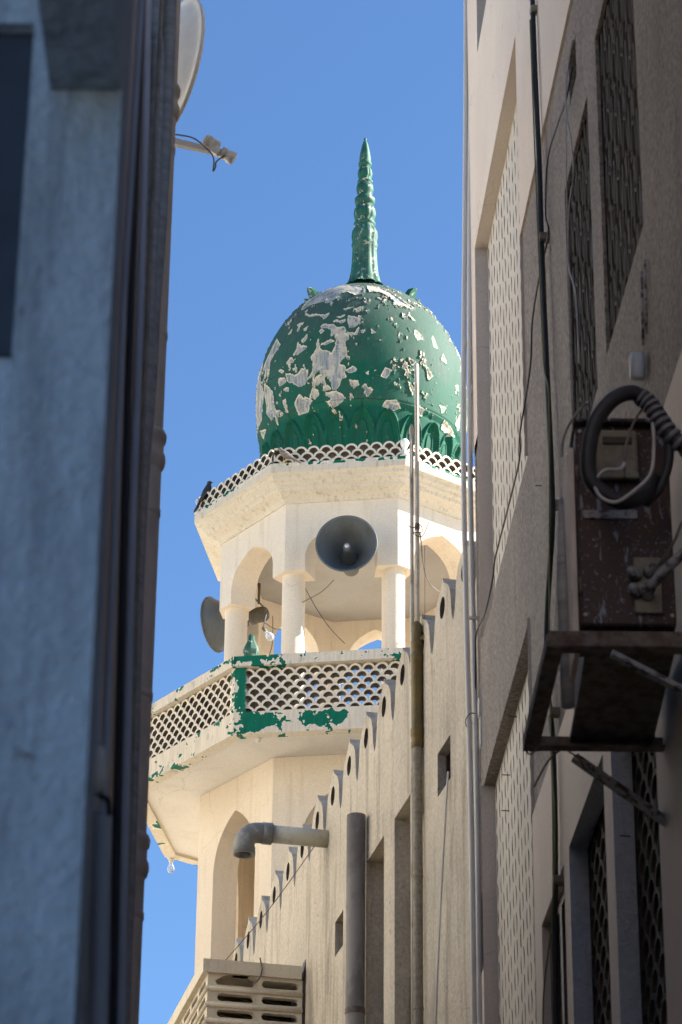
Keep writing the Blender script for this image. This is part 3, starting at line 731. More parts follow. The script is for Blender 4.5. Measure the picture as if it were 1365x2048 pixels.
bulb((-1.42, 24.03, 10.88), -1, M['bulb'], 'clear bulb hanging under the left end of the balcony floor')
bulb((pol(1.76, AL + 4, 10.88)), -1, M['bulb'], 'empty bulb holder on the underside of the balcony near its corner', glass=False)
t = empty('light_bulb', pol(1.60, AL + 2.5, 11.86), 'clear bulb dangling on a wire beside the green railing finial', 'light bulb', 'bare light bulbs on the minaret')
p = Vector(t.location)
MB().lathe([(.012, .0), (.014, .02), (.026, .04), (.033, .065), (.03, .088), (.018, .1), (0, .104)], p, 20, Vector((.5, -.2, -.8))).build('glass', M['bulb'], t)
MB().tube([p + Vector((-.02, 0, .03)), p + Vector((-.01, 0, .01)), p], .014, 10).build('holder', M['driver'], t)
MB().tube([p + Vector((-.02, 0, .03)), p + Vector((-.005, .02, .12)), p + Vector((.01, .05, .2))], .004, 6).build('wire', M['wire'], t)

# ------------------------------------------------------------------ horn loudspeakers
def horn(c, ax, r, label):
    ax = Vector(ax).normalized()
    t = empty('loudspeaker', c, label, 'loudspeaker', 'horn loudspeakers on the pavilion')
    c = Vector(c)
    prof_o = []
    L = .30
    for i in range(15):
        s_ = i / 14; prof_o.append((r * (.17 + .83 * s_ ** .85), -L + L * s_))
    prof = prof_o + [(r + .010, 0), (r + .010, .012), (r - .004, .012)] + [(q_[0] - .008, q_[1]) for q_ in reversed(prof_o)]
    MB().lathe(prof, c, 48, ax).build('horn', M['horn'], t)
    b = MB(); b.lathe([(0, -.29), (.085, -.29), (.066, -.25), (.045, -.2), (.034, -.10), (.028, -.035), (0, -.03)], c, 24, ax); b.build('reflector', M['horn'], t)
    b = MB(); b.lathe([(.0, -.026), (.019, -.028), (.019, -.032), (0, -.032)], c, 20, ax); b.build('reflector_tip', M['horn_tip'], t)
    b = MB(); b.lathe([(0, -.55), (.05, -.55), (.066, -.53), (.068, -.44), (.075, -.435), (.075, -.405), (.05, -.40), (.042, -.34), (.0, -.34)], c + ax * .05, 24, ax); b.build('driver', M['driver'], t)
    b = MB(); sx_ = ax.cross(Vector((0, 0, 1))).normalized(); sy_ = sx_.cross(ax)
    for k in range(6):
        a_ = 2 * PI * k / 6 + .3; b.lathe([(0, 0), (.007, 0), (.007, .008), (0, .008)], c - ax * .345 + (sx_ * math.cos(a_) + sy_ * math.sin(a_)) * .062, 6, ax)
    b.build('flange_bolts', M['galv'], t)
    b = MB(); q_ = c - ax * .42; s_ = ax.cross(Vector((0, 0, 1))).normalized()
    b.tube([q_ + s_ * .085, q_ + s_ * .085 + Vector((0, 0, .12)), q_ - s_ * .085 + Vector((0, 0, .12)), q_ - s_ * .085], .008, 6)
    b.tube([q_ + Vector((0, 0, .11)), q_ + Vector((0, 0, .30))], .012, 8)
    b.build('bracket', M['driver'], t)
    return t
a = R(-5)
horn((CX - .125, 21.62, 12.66), (math.sin(a) * 1, -math.cos(a), -.02), .243, 'grey horn loudspeaker facing the alley in the middle arch of the pavilion')
horn((-1.075, 23.22, 12.69), (-.90, .42, -.02), .235, 'grey horn loudspeaker seen from behind at the left column of the pavilion')
# loose speaker wires
def wire(pts, r, m, label, name='cable', cat='cable', group=None, n=6):
    # smooth through points
    pts = [Vector(p) for p in pts]; out = []
    for i in range(len(pts) - 1):
        p0, p1, p2, p3 = pts[max(i - 1, 0)], pts[i], pts[i + 1], pts[min(i + 2, len(pts) - 1)]
        for s_ in range(6):
            t_ = s_ / 6
            out.append(.5 * ((2 * p1) + (p2 - p0) * t_ + (2 * p0 - 5 * p1 + 4 * p2 - p3) * t_ ** 2 + (3 * p1 - p0 - 3 * p2 + p3) * t_ ** 3))
    out.append(pts[-1])
    return tag(MB().tube(out, r, n).build(name, m), label, cat, group)
def wpts(pts):
    out = [Vector(p) for p in pts]; return out
wire([(-.054, 21.9, 12.471), (-.11, 21.92, 12.415), (-.17, 21.95, 12.375), (-.309, 22.0, 12.314)], .0035, M['wire'], 'thin wire sagging left from the middle loudspeaker to a column')
wire([(-.321, 22.1, 12.559), (-.26, 22.13, 12.45), (-.167, 22.2, 12.31), (-.07, 22.25, 12.19), (.041, 22.3, 12.09)], .0035, M['wire'], 'thin wire falling across the pavilion behind two columns')
wire([(-.66, 22.95, 12.60), (-.56, 22.8, 12.46), (-.48, 22.6, 12.36), (-.36, 22.4, 12.30)], .004, M['wire'], 'thin wire from the left loudspeaker to the second column')
wire([(-.57, 22.85, 12.60), (-.565, 22.85, 12.45), (-.57, 22.85, 12.32), (-.595, 22.85, 12.22)], .004, M['wire'], 'short wire hanging straight down below the left loudspeaker driver')

# ------------------------------------------------------------------ birds
def bird(loc, heading, body_m, label, s=1.0, pitch=0.0):
    t = empty('bird', loc, label, 'bird')
    L = Vector(loc); h = Vector((math.cos(heading), math.sin(heading), 0)); z = Vector((0, 0, 1))
    def P(f, u_):
        f2 = f * math.cos(pitch) - (u_ - .06) * math.sin(pitch); u2 = .06 + f * math.sin(pitch) + (u_ - .06) * math.cos(pitch)
        return L + h * (f2 * s) + z * (u2 * s)
    b = MB()
    b.tube([P(-.115, -.015), P(-.10, .005), P(-.055, .035), P(-.02, .06), P(.015, .09), P(.035, .115), P(.048, .135), P(.058, .15), P(.07, .152), P(.082, .147)],
           [.004 * s, .012 * s, .026 * s, .036 * s, .036 * s, .028 * s, .020 * s, .021 * s, .017 * s, .006 * s], 16)
    b.build('body', body_m, t)
    MB().tube([P(.078, .149), P(.095, .146), P(.105, .142)], [.006 * s, .004 * s, .001], 8).build('beak', M['beak'], t)
    w = MB(); sd = h.cross(z)
    for k in (-1, 1):
        w.tube([P(.01, .09) + sd * .026 * k * s, P(-.03, .055) + sd * .034 * k * s, P(-.08, .012) + sd * .018 * k * s, P(-.115, -.01) + sd * .004 * k], [.008 * s, .016 * s, .010 * s, .003], 8)
    w.build('wings', body_m, t)
    tl = MB(); tl.tube([P(-.095, .008), P(-.16, -.05), P(-.20, -.08)], [.012 * s, .013 * s, .010 * s], 8); tl.build('tail', body_m, t)
    lg = MB()
    for k in (-1, 1):
        lg.tube([P(0, .045) + sd * .014 * k * s, P(.004, .02) + sd * .016 * k, P(0, -.012) + sd * .016 * k], .003 * s, 6)
        lg.tube([P(-.015, -.012) + sd * .016 * k, P(.022, -.012) + sd * .016 * k], .0025 * s, 6)
    lg.build('legs', M['beak'], t)
    me_ = MB().lathe([(0, -.004), (.004 * s, 0), (0, .004)], P(.062, .153) + sd * .018 * s, 8, sd); me_.build('eye', M['beak'], t)
    return t
bird(tuple(pol(1.375, AL - 41.5, 13.57)), R(20), M['bird_dark'], 'dark myna perched on the crest lattice at the left end of the cornice', .95, pitch=.45)
bird(tuple(pol(1.435, AL + 4.5, 13.475)), R(150), M['bird_grey'], 'small grey brown bird crouching against the crest lattice at the cornice corner', .8)

# ================================================================== MOSQUE WALL
MAZ = R(-12.3); MP = Vector((.69, 13.9, 0))
MU = Vector((math.sin(MAZ), math.cos(MAZ), 0)); MNn = Vector((-math.cos(MAZ), math.sin(MAZ), 0))
def FM(u, d, z): return MP + MU * u + MNn * d + Vector((0, 0, z))
def uy(y): return (y - 13.9) / math.cos(MAZ)

def sheet_with_holes(mb, F, u0, u1, z0, z1, holes, d=0.0, clip=True):
    # holes: (u0,u1,z0,z1); emits cells outside the holes on plane d
    us = sorted(set([u0, u1] + [x for h in holes for x in h[:2] if u0 < x < u1])); zs = sorted(set([z0, z1] + [x for h in holes for x in h[2:4] if z0 < x < z1]))
    for a, b in zip(us[:-1], us[1:]):
        for c, e in zip(zs[:-1], zs[1:]):
            mu, mz = (a + b) / 2, (c + e) / 2
            if any(h[0] < mu < h[1] and h[2] < mz < h[3] for h in holes): continue
            mb.add([F(a, d, c), F(b, d, c), F(b, d, e), F(a, d, e)], [(0, 1, 2, 3)])
def jambs(mb, F, h, d0, d1):
    a, b, c, e = h[:4]
    for q_ in (((a, c), (a, e)), ((b, c), (b, e)), ((a, c), (b, c)), ((a, e), (b, e))):
        (ua, za), (ub, zb) = q_
        mb.add([F(ua, d0, za), F(ub, d0, zb), F(ub, d1, zb), F(ua, d1, za)], [(0, 1, 2, 3)])

mq = empty('mosque_wall', tuple(FM(0, 0, 0)), 'weathered cream wall with a crest of pierced merlons running to the minaret', 'wall')
holesM = [(uy(15.87), uy(16.30), 4.5, 7.87), (uy(14.95), uy(15.62), 4.5, 7.87), (uy(14.40), uy(14.665), 7.61, 7.855), (uy(16.90), uy(17.12), 7.58, 7.80)]
b = MB()
UE = uy(20.95)
sheet_with_holes(b, FM, -.35, UE, 0, 8.46, holesM)
for h in holesM[:2]: jambs(b, FM, h, 0, -.14)
for h in holesM[2:]: jambs(b, FM, h, 0, -.10)
b.add([FM(-.35, -.25, 0), FM(UE, -.25, 0), FM(UE, -.25, 8.46), FM(-.35, -.25, 8.46)], [(0, 1, 2, 3)])
b.add([FM(UE, 0, 0), FM(UE, -.25, 0), FM(UE, -.25, 8.46), FM(UE, 0, 8.46)], [(0, 1, 2, 3)])
b.add([FM(-.35, 0, 8.46), FM(UE, 0, 8.46), FM(UE, -.25, 8.46), FM(-.35, -.25, 8.46)], [(0, 1, 2, 3)])
b.build('wall_body', M['mosque'], mq)
MS = .4575
def merlon_outline():
    l = [(-.2285, 8.46), (-.2285, 8.475), (-.222, 8.49), (-.208, 8.505), (-.192, 8.54), (-.180, 8.59), (-.172, 8.645), (-.155, 8.70), (-.118, 8.745), (-.07, 8.775), (-.025, 8.80), (0, 8.84)]
    return l + [(-x, z) for x, z in reversed(l[:-1])]
k = 0
u_first = uy(14.54) - 2 * MS
for k in range(17):
    uc = u_first + k * MS
    if uc + .22 > UE: break
    dz = random.uniform(-.010, .010); jx = random.uniform(-.04, .04)
    b = MB()
    hole = [(uc + .056 * math.cos(a_) , 8.665 + dz + .062 * math.sin(a_)) for a_ in [2 * PI * i / 20 for i in range(20)]]
    b.plate(FM, [(uc + x + (jx * (z - 8.46) if z > 8.5 else 0), z + dz * (z > 8.6) + (random.uniform(-.003, .003) if z > 8.5 else 0)) for x, z in merlon_outline()], [hole], -.14, .0, edge_m=1, hole_m=2)
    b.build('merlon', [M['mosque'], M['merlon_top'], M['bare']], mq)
for h, dd in ((holesM[0], -.14), (holesM[1], -.14)):
    b = MB(); b.add([FM(h[0], dd, h[2]), FM(h[1], dd, h[2]), FM(h[1], dd, h[3]), FM(h[0], dd, h[3])], [(0, 1, 2, 3)]); b.build('recess_back', M['mosque'], mq)
for h in holesM[2:]:
    w_ = MB(); c_ = FM((h[0] + h[1]) / 2, -.09, (h[2] + h[3]) / 2)
    w_.add([FM(h[0], -.095, h[2]), FM(h[1], -.095, h[2]), FM(h[1], -.095, h[3]), FM(h[0], -.095, h[3])], [(0, 1, 2, 3)])
    wo_ = w_.build('window_opening', M['dark_wood_shade'], mq)  # dark sheet stands for the unlit inside of the window
    fr_ = MB()
    e_ = .018
    for (ua, ub, za, zb) in ((h[0], h[0] + e_, h[2], h[3]), (h[1] - e_, h[1], h[2], h[3]), (h[0] + e_, h[1] - e_, h[2], h[2] + e_), (h[0] + e_, h[1] - e_, h[3] - e_, h[3])):
        fr_.plate(FM, [(ua, za), (ub, za), (ub, zb), (ua, zb)], [], -.08, -.045)
    fr_.build('frame', M['dark_wood_shade'], wo_)

# ---- mosque hall mass behind the wall
hl = empty('mosque_hall', (2.6, 17.4, 0), 'cream mosque hall rising directly behind the merlon wall', 'building')
b = MB()
p0 = [FM(-.35, -.27, 0), FM(UE, -.27, 0), FM(UE, -6, 0), FM(-.35, -6, 0)]
vs = p0 + [Vector((q_.x, q_.y, 8.2)) for q_ in p0]
b.add(vs, [(0, 1, 5, 4), (1, 2, 6, 5), (2, 3, 7, 6), (3, 0, 4, 7), (4, 5, 6, 7)]); b.build('wall', M['roof'], hl)

b = MB(); b.box((4.6, 19.8, 9.4), (6.0, 11.2, 2.3)); b.build('upper_storey', M['house'], hl)

# ------------------------------------------------------------------ pipes on the mosque wall
def vec(*a): return Vector(a)
t = empty('waste_pipe', tuple(FM(uy(17.37), 0, 8.43)), 'pale grey waste pipe sticking out of the mosque wall and ending in a dark elbow', 'pipe')
o_ = FM(uy(17.37), -.02, 8.434)
n_ = MNn
b = MB(); b.tube([o_, o_ + n_ * .40], .056, 28); b.build('pipe', M['pvc_pale'], t)
b = MB(); ctr = o_ + n_ * .38
pts = [ctr, ctr + n_ * .075]
for i in range(1, 9):
    a_ = PI / 2 * i / 8
    pts.append(ctr + n_ * (.075 + .085 * math.sin(a_)) + vec(0, 0, -.085 * (1 - math.cos(a_))))
pts.append(pts[-1] + vec(0, 0, -.055))
b.tube(pts, .064, 28, cap=False)
b.tube([ctr - n_ * .01, ctr + n_ * .05], .069, 28)
e = pts[-1]
b.tube([e + vec(0, 0, .035), e + vec(0, 0, -.012)], .069, 28, cap=False); b.lathe([(.069, -.012), (.056, -.012), (.052, .10), (0, .10)], e, 28)
b.build('elbow', M['pvc_dark'], t)
# free end vertical pipe
pb = FM(uy(16.29), .065, 0)
b = MB(); b.lathe([(.055, 0), (.055, 8.15), (.050, 8.15), (.049, 7.9), (0, 7.9)], pb, 32)
t = empty('vent_pipe', tuple(pb), 'thick dark grey upright pipe with an open top standing before the mosque wall', 'pipe')
b.build('tube', M['big_pipe'], t)
for z_ in (6.95,):
    MB().lathe([(.055, z_ - .004), (.0575, z_), (.0575, z_ + .03), (.055, z_ + .034)], pb, 28).build('clamp', M['rust'], t)
# tall thin poles
def upipe(name, x, y, z0, z1, r, m, label, cat='pipe', extra=None, top=None, group=None, n=16):
    t = empty(name, (x, y, z0), label, cat, group)
    pts = [(x, y, z0 + (z1 - z0) * i / 6) for i in range(7)]
    b = MB(); b.tube(pts, r, n); b.build('tube', m, t)
    if extra:
        for (za, zb, rr, mm) in extra:
            MB().lathe([(r, za - .012), (rr, za), (rr, zb), (r, zb + .012)], (x, y, 0), n).build('coupling', mm, t)
    return t
PY = 14.98
xA = FM(uy(PY), .03, 0)
t = upipe('steel_pole', xA.x + .004, xA.y, 8.70, 10.43, .0125, M['galv'], 'tall thin steel pole rising from the brass fitting, the taller of the pair', 'pole', extra=[(9.36, 9.38, .015, M['wire'])])
t = empty('steel_pole', (xA.x - .024, xA.y + .01, 5), 'thin steel pole beside the taller one with a rounded cap on its top', 'pole')
b = MB(); b.tube([(xA.x - .026, xA.y + .01, 5), (xA.x - .026, xA.y + .01, 8), (xA.x - .026, xA.y + .01, 10.0)], .0115, 14); b.build('tube', M['galv'], t)
MB().lathe([(.0115, 9.97), (.0145, 9.98), (.0145, 10.0), (.011, 10.02), (.005, 10.035), (0, 10.04)], (xA.x - .026, xA.y + .01, 0), 14).build('cap', M['galv'], t)
t = empty('brass_tee_pipe', (xA.x, xA.y, 4.5), 'mossy brass coloured tee fitting with a lichen spotted pipe running down below it', 'pipe')
MB().lathe([(.012, 8.78), (.027, 8.76), (.031, 8.73), (.030, 8.66), (.034, 8.655), (.034, 8.62), (.031, 8.615), (.031, 8.58), (.036, 8.575), (.036, 8.535), (.032, 8.53), (.032, 8.14), (.037, 8.13), (.037, 8.09), (.033, 8.085), (.033, 8.06), (.035, 8.055), (.035, 8.03), (.027, 8.02)], (xA.x, xA.y, 0), 20).build('fitting', M['green_pipe'], t)
b = MB(); b.lathe([(.0265, 4.5), (.0265, 8.03)], (xA.x, xA.y, 0), 20); 
b.build('tube', M['lichen_pipe'], t)
for z_ in (7.28, 6.55):
    MB().lathe([(.0265, z_ - .004), (.0295, z_), (.0295, z_ + .012), (.0265, z_ + .016)], (xA.x, xA.y, 0), 20).build('coupling', M['lichen_pipe'], t)
q_ = Vector((xA.x, xA.y, 8.67)); side = Vector((.062, -.03, .0))
b = MB(); b.tube([q_, q_ + side * 1.0], .018, 12); b.tube([q_ + side * .65, q_ + side * .95], .024, 12); b.build('side_arm', M['green_pipe'], t)
t = empty('thin_pipe', (xA.x + .064, xA.y - .03, 7.0), 'thin rusty pipe dropping from the brass tee to a bent foot', 'pipe')
q2 = q_ + side
b = MB(); b.tube([q2 + vec(0, 0, .02), (q2.x + .002, q2.y, 8.3), (q2.x + .003, q2.y, 7.6), (q2.x + .004, q2.y, 7.02), (q2.x + .03, q2.y - .03, 6.99), (q2.x + .075, q2.y - .05, 7.06)], .0115, 12)
b.build('tube', M['lichen_pipe'], t)
MB().lathe([(.0115, 8.60), (.018, 8.61), (.018, 8.70), (.008, 8.72)], (q2.x, q2.y, 0), 12).build('cap', M['galv'], t)
# wire binding poles + wire to pavilion
wire([(xA.x - .05, xA.y - .02, 9.37), (xA.x - .02, xA.y - .03, 9.35), (xA.x + .02, xA.y - .03, 9.37), (xA.x + .03, xA.y, 9.34), (xA.x - .02, xA.y - .03, 9.32), (xA.x + .03, xA.y - .02, 9.30), (xA.x + .07, xA.y - .01, 9.40)], .003, M['wire'], 'twisted wire tying the two steel poles together', 'wire_tie', 'wire')
wire([(xA.x + .02, xA.y, 9.33), (.62, 18.4, 10.7), (1.08, 22.1, 12.35)], .004, M['wire'], 'thin wire running from the steel poles towards the right of the pavilion')
wire([(xA.x + .045, xA.y - .01, 9.25), (xA.x + .044, xA.y, 8.8), (xA.x + .03, xA.y, 8.4)], .0015, M['wire'], 'fine vertical wire hanging just right of the steel poles')
wire([tuple(o_ + n_ * .10 + vec(0, 0, -.055)), (-.42, 17.75, 8.12), (-.70, 17.85, 7.80)], .003, M['wire'], 'thin taut wire slanting from the waste pipe down to the precast balcony')
wire([tuple(FM(uy(14.9), .05, 4.5)), tuple(FM(uy(15.02), .04, 6.5)), tuple(FM(uy(15.05), .03, 8.45))], .004, M['wire'], 'thin brown cable running straight down along the left side of the lichen pipe')

# ------------------------------------------------------------------ precast grille balcony
gr = empty('precast_balcony', tuple(FM(uy(17.9), 0, 6.6)), 'cream precast balcony screen with rounded slots projecting low from the mosque wall', 'balcony')
GU0, GU1, GD, GZ = uy(17.95), uy(19.75), .62, 7.80
def slot(uc, zc, w, h, n=6):
    l = []
    for i in range(n + 1): a_ = -PI / 2 + PI * i / n; l.append((uc + w / 2 - h / 2 + h / 2 * math.cos(a_), zc + h / 2 * math.sin(a_)))
    for i in range(n + 1): a_ = PI / 2 + PI * i / n; l.append((uc - w / 2 + h / 2 + h / 2 * math.cos(a_), zc + h / 2 * math.sin(a_)))
    return l
GROT = Vector((0, 0, 0))
# front face (towards the camera): local (s = distance out from the wall, z)
def FG(s_, d, z): return FM(GU0 - d, s_, z)
zt = 7.715; rows = 9; pit = .104
holes = []
for r_ in range(rows):
    zc = zt - .045 - pit * r_
    if r_ == 0:
        holes.append([(.455 + .105, zc - .024), (.455 + .118, zc), (.53, zc + .03), (.50, zc + .042), (.42, zc + .048), (.36, zc + .045), (.315, zc + .028), (.325, zc + .012), (.318, zc - .012), (.34, zc - .026)])
        holes[-1] = [(s_, z) for s_, z in holes[-1]]
        holes.append(slot(.16, zc, .235, .048))
    else:
        holes.append(slot(.44, zc, .235, .048)); holes.append(slot(.16, zc, .235, .048))
b = MB(); b.plate(FG, [(.02, 6.75), (.62, 6.75), (.62, zt), (.02, zt)], holes, -.05, 0)
for r_ in range(rows):
    zc = zt - .045 - pit * (r_ + .5)
    b.tube([FG(.02, .0, zc), FG(.632, .0, zc)], .017, 10)
b.build('front_screen', M['grille'], gr)
def FS(u, d, z): return FM(GU0 + u, .62 + d - .0, z)
holes = []
LU = GU1 - GU0
nc = 6
for r_ in range(rows):
    zc = zt - .045 - pit * r_
    for c_ in range(nc): holes.append(slot(.19 + c_ * .28, zc, .235, .048))
b = MB(); b.plate(FS, [(.052, 6.75), (LU, 6.75), (LU, zt), (.052, zt)], holes, -.05, 0)
for r_ in range(rows):
    zc = zt - .045 - pit * (r_ + .5)
    b.tube([FS(-.012, .0, zc), FS(LU, .0, zc)], .017, 10)
b.build('side_screen', M['grille'], gr)
b = MB(); b.plate(lambda u, d, z: FM(u, z, GZ + d), [(GU0 - .025, .03), (GU0 - .025, .655), (GU1, .655), (GU1, .03)], [], -.085, 0); b.build('coping', M['grille'], gr)
b = MB()
for r_ in range(26):
    zc = zt - .02 - .035 * r_
    b.box(FM((GU0 + GU1) / 2 + .1, .30, zc), (.40, LU - .25, .006), Matrix.Rotation(-MAZ, 3, 'Z') @ Matrix.Rotation(R(12), 3, 'Y'))
b.build('louvres', M['louvre'], gr)
b = MB(); c4 = [FM(GU0 + .35, .56, 0), FM(GU1 - .05, .56, 0), FM(GU1 - .05, .02, 0), FM(GU0 + .35, .02, 0)]
b.add([Vector((q.x, q.y, 6.76)) for q in c4] + [Vector((q.x, q.y, 7.70)) for q in c4], [(0, 1, 5, 4), (1, 2, 6, 5), (2, 3, 7, 6), (3, 0, 4, 7), (4, 5, 6, 7), (0, 1, 2, 3)]); b.build('inner_box', M['dark_room'], gr)
# dark strip painting the shade in the gap between screen and wall
b = MB(); b.plate(lambda s_, d, z: FM(GU0 - d, s_, z), [(-.0, 6.8), (.018, 6.8), (.03, 7.2), (.022, 7.5), (.028, 7.68), (.0, 7.86), (-.01, 7.8)], [], -.10, -.0); b.build('gap_shade_strip', M['dark_wood_shade'], gr)
wire([tuple(FG(.30, .03, 7.83)), tuple(FG(.285, .03, 7.76)), tuple(FG(.30, .03, 7.70)), tuple(FG(.34, .03, 7.65))], .005, M['wire'], 'scrap of frayed wire hanging on the front of the precast balcony')
# small block at its far end
bb = MB(); bb.box(FM(GU1 + .25, .66, 7.4), (.2, .3, .9), Matrix.Rotation(-MAZ, 3, 'Z'), .02)
tag(bb.build('concrete_post', M['grille']), 'cream post standing just past the far end of the precast balcony', 'post')

# ================================================================== RIGHT BUILDING
RAZ = R(-3.4)
RU = Vector((math.sin(RAZ), math.cos(RAZ), 0)); RNn = Vector((-math.cos(RAZ), math.sin(RAZ), 0))
RP0 = Vector((1.48, 0, 0))
def FR(u, d, z): return RP0 + RU * u + RNn * d + Vector((0, 0, z))
def ry(y): return y / math.cos(RAZ)
rb = empty('alley_building', tuple(FR(ry(10), 0, 0)), 'tall pale rendered building on the right with pierced screens and dark block windows', 'building')
UEND = ry(13.45); UST = ry(6.0); ZTOP = 13.2
S1 = (ry(11.37), ry(13.20), 7.85, 10.09); S2 = (ry(11.42), ry(13.27), 4.6, 7.10)
UH = (ry(12.49), ry(12.94), 11.15, 11.9); VH = (ry(9.62), ry(9.82), 8.60, 8.80)
A1 = (ry(9.38), ry(10.04), 7.04, 8.33); B1 = (ry(8.30), ry(9.15), 7.04, 8.42)
A2 = (ry(9.50), ry(10.38), 4.3, 5.66); B2 = (ry(8.45), ry(9.32), 4.3, 5.66)
DW = (ry(10.53), ry(11.20), 4.3, 5.65)
HS = [S1, S2, UH, VH, A1, B1, A2, B2, DW]
b = MB(); sheet_with_holes(b, FR, UST, UEND, 8.98, ZTOP, HS, .012)
b.add([FR(UST, .012, 8.98), FR(S1[0], .012, 8.98), FR(S1[0], 0, 8.98), FR(UST, 0, 8.98)], [(0, 1, 2, 3)])
for h, d_ in ((UH, -.12),): jambs(b, FR, h, .012, d_)
a1, a2 = S1[0], S1[1]
b.add([FR(a1, .012, 10.09), FR(a2, .012, 10.09), FR(a2, -.055, 10.09), FR(a1, -.055, 10.09)], [(0, 1, 2, 3)])
b.build('upper_wall', M['smooth'], rb)
b = MB(); sheet_with_holes(b, FR, UST, UEND, 6.20, 8.98, HS, 0)
for h, d_ in ((VH, -.05), (A1, -.014), (B1, -.014)): jambs(b, FR, h, 0, d_)
b.add([FR(S2[0], 0, 7.10), FR(S2[1], 0, 7.10), FR(S2[1], -.055, 7.10), FR(S2[0], -.055, 7.10)], [(0, 1, 2, 3)])
b.add([FR(S1[0], 0, 7.85), FR(S1[1], 0, 7.85), FR(S1[1], -.055, 7.85), FR(S1[0], -.055, 7.85)], [(0, 1, 2, 3)])
b.build('rough_wall', M['rough'], rb)
for S, zt_ in ((S1, 10.09), (S2, 7.10)):
    for u_ in S[:2]:
        b = MB(); b.add([FR(u_, .012, S[2]), FR(u_, .012, S[3]), FR(u_, -.055, S[3]), FR(u_, -.055, S[2])], [(0, 1, 2, 3)])
        b.build('recess_jamb', M['smooth'], rb)
b = MB(); sheet_with_holes(b, FR, UST, UEND, 0, 6.20, HS, .010)
b.add([FR(UST, .010, 6.2), FR(S2[0], .010, 6.2), FR(S2[0], 0, 6.2), FR(UST, 0, 6.2)], [(0, 1, 2, 3)])
jambs(b, FR, DW, .010, -.05)
b.build('lower_wall', M['smooth'], rb)
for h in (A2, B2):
    b = MB(); jambs(b, FR, h, .0101, -.06); b.build('window_jamb', M['sky_jamb'], rb)
# end, back, roof
b = MB()
e0, e1 = FR(UEND, .0, 0), FR(UEND, -7, 0); s0, s1 = FR(UST, .0, 0), FR(UST, -7, 0)
Z = Vector((0, 0, ZTOP))
b.add([e0, e1, e1 + Z, e0 + Z], [(0, 1, 2, 3)]); b.add([s0, s1, s1 + Z, s0 + Z], [(0, 1, 2, 3)]); b.add([e1, s1, s1 + Z, e1 + Z], [(0, 1, 2, 3)])
b.add([e0 + Z, e1 + Z, s1 + Z, s0 + Z], [(0, 1, 2, 3)])
b.build('outer_walls', M['rough'], rb)
sh_ = empty('low_sun_blocker', tuple(FR(ry(-4), 0, 0)), 'unseen lower block added on the right to keep sun off the left building', 'building')
bb_ = MB(); q4 = [FR(ry(-14), 0, 0), FR(ry(5.97), 0, 0), FR(ry(5.97), -7, 0), FR(ry(-14), -7, 0)]  # sun blocker added out of view, kept low for skylight
bb_.add(q4 + [q + Vector((0, 0, 6.9)) for q in q4], [(0, 1, 5, 4), (1, 2, 6, 5), (2, 3, 7, 6), (3, 0, 4, 7), (4, 5, 6, 7)]); bb_.build('wall', M['rough'], sh_)
# interior floor so rooms stay dark
b = MB()
for z_ in (6.4, 3.3, 9.6):
    b.add([FR(UST, -.3, z_), FR(UEND, -.3, z_), FR(UEND, -6.9, z_), FR(UST, -6.9, z_)], [(0, 1, 2, 3)])
b.add([FR(UST, -1.2, 0), FR(UEND, -1.2, 0), FR(UEND, -1.2, ZTOP), FR(UST, -1.2, ZTOP)], [(0, 1, 2, 3)])
b.build('inner_walls', M['dark_room'], rb)

def perforated(name, h, d, pu, pz, ru, rz, parent, m, th=.05):
    b = MB(); u = h[0]; ncol = int(round((h[1] - h[0]) / pu)); pu = (h[1] - h[0]) / ncol
    F = lambda a_, dd, z_: FR(a_, dd, z_)
    for i in range(ncol):
        ua = h[0] + i * pu
        z = h[2] - random.choice((0, .012, .02)) - (pz * .12 if i % 2 else 0)
        while z < h[3]:
            z0, z1 = max(z, h[2]), min(z + pz, h[3])
            if z1 - z0 > .8 * pz:
                cu, cz = ua + pu / 2, z + pz / 2
                # slightly S-curved slot, like a petal-shaped piercing
                loop = []
                bend = .75 * ru * (1 if i % 2 else -1)
                rr = random.uniform(.9, 1.08)
                for k_ in range(14):
                    a_ = 2 * PI * k_ / 14
                    zz_ = rz * rr * math.sin(a_); loop.append((cu + ru * rr * math.cos(a_) + bend * (zz_ / rz) ** 2 * 1.6 + .12 * ru * math.sin(zz_ * 60), cz + zz_))
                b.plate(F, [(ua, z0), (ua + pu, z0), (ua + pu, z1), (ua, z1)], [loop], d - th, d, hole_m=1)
            elif z1 - z0 > 1e-4:
                b.plate(F, [(ua, z0), (ua + pu, z0), (ua + pu, z1), (ua, z1)], [], d - th, d)
            z += pz
    return b.build(name, [m, M['screen_inner']], parent)
perforated('pierced_screen', S1, -.055, .118, .126, .0145, .050, rb, M['screen'])
perforated('pierced_screen', (S2[0], S2[1], 4.6, 7.10), -.055, .118, .126, .0145, .050, rb, M['screen'])
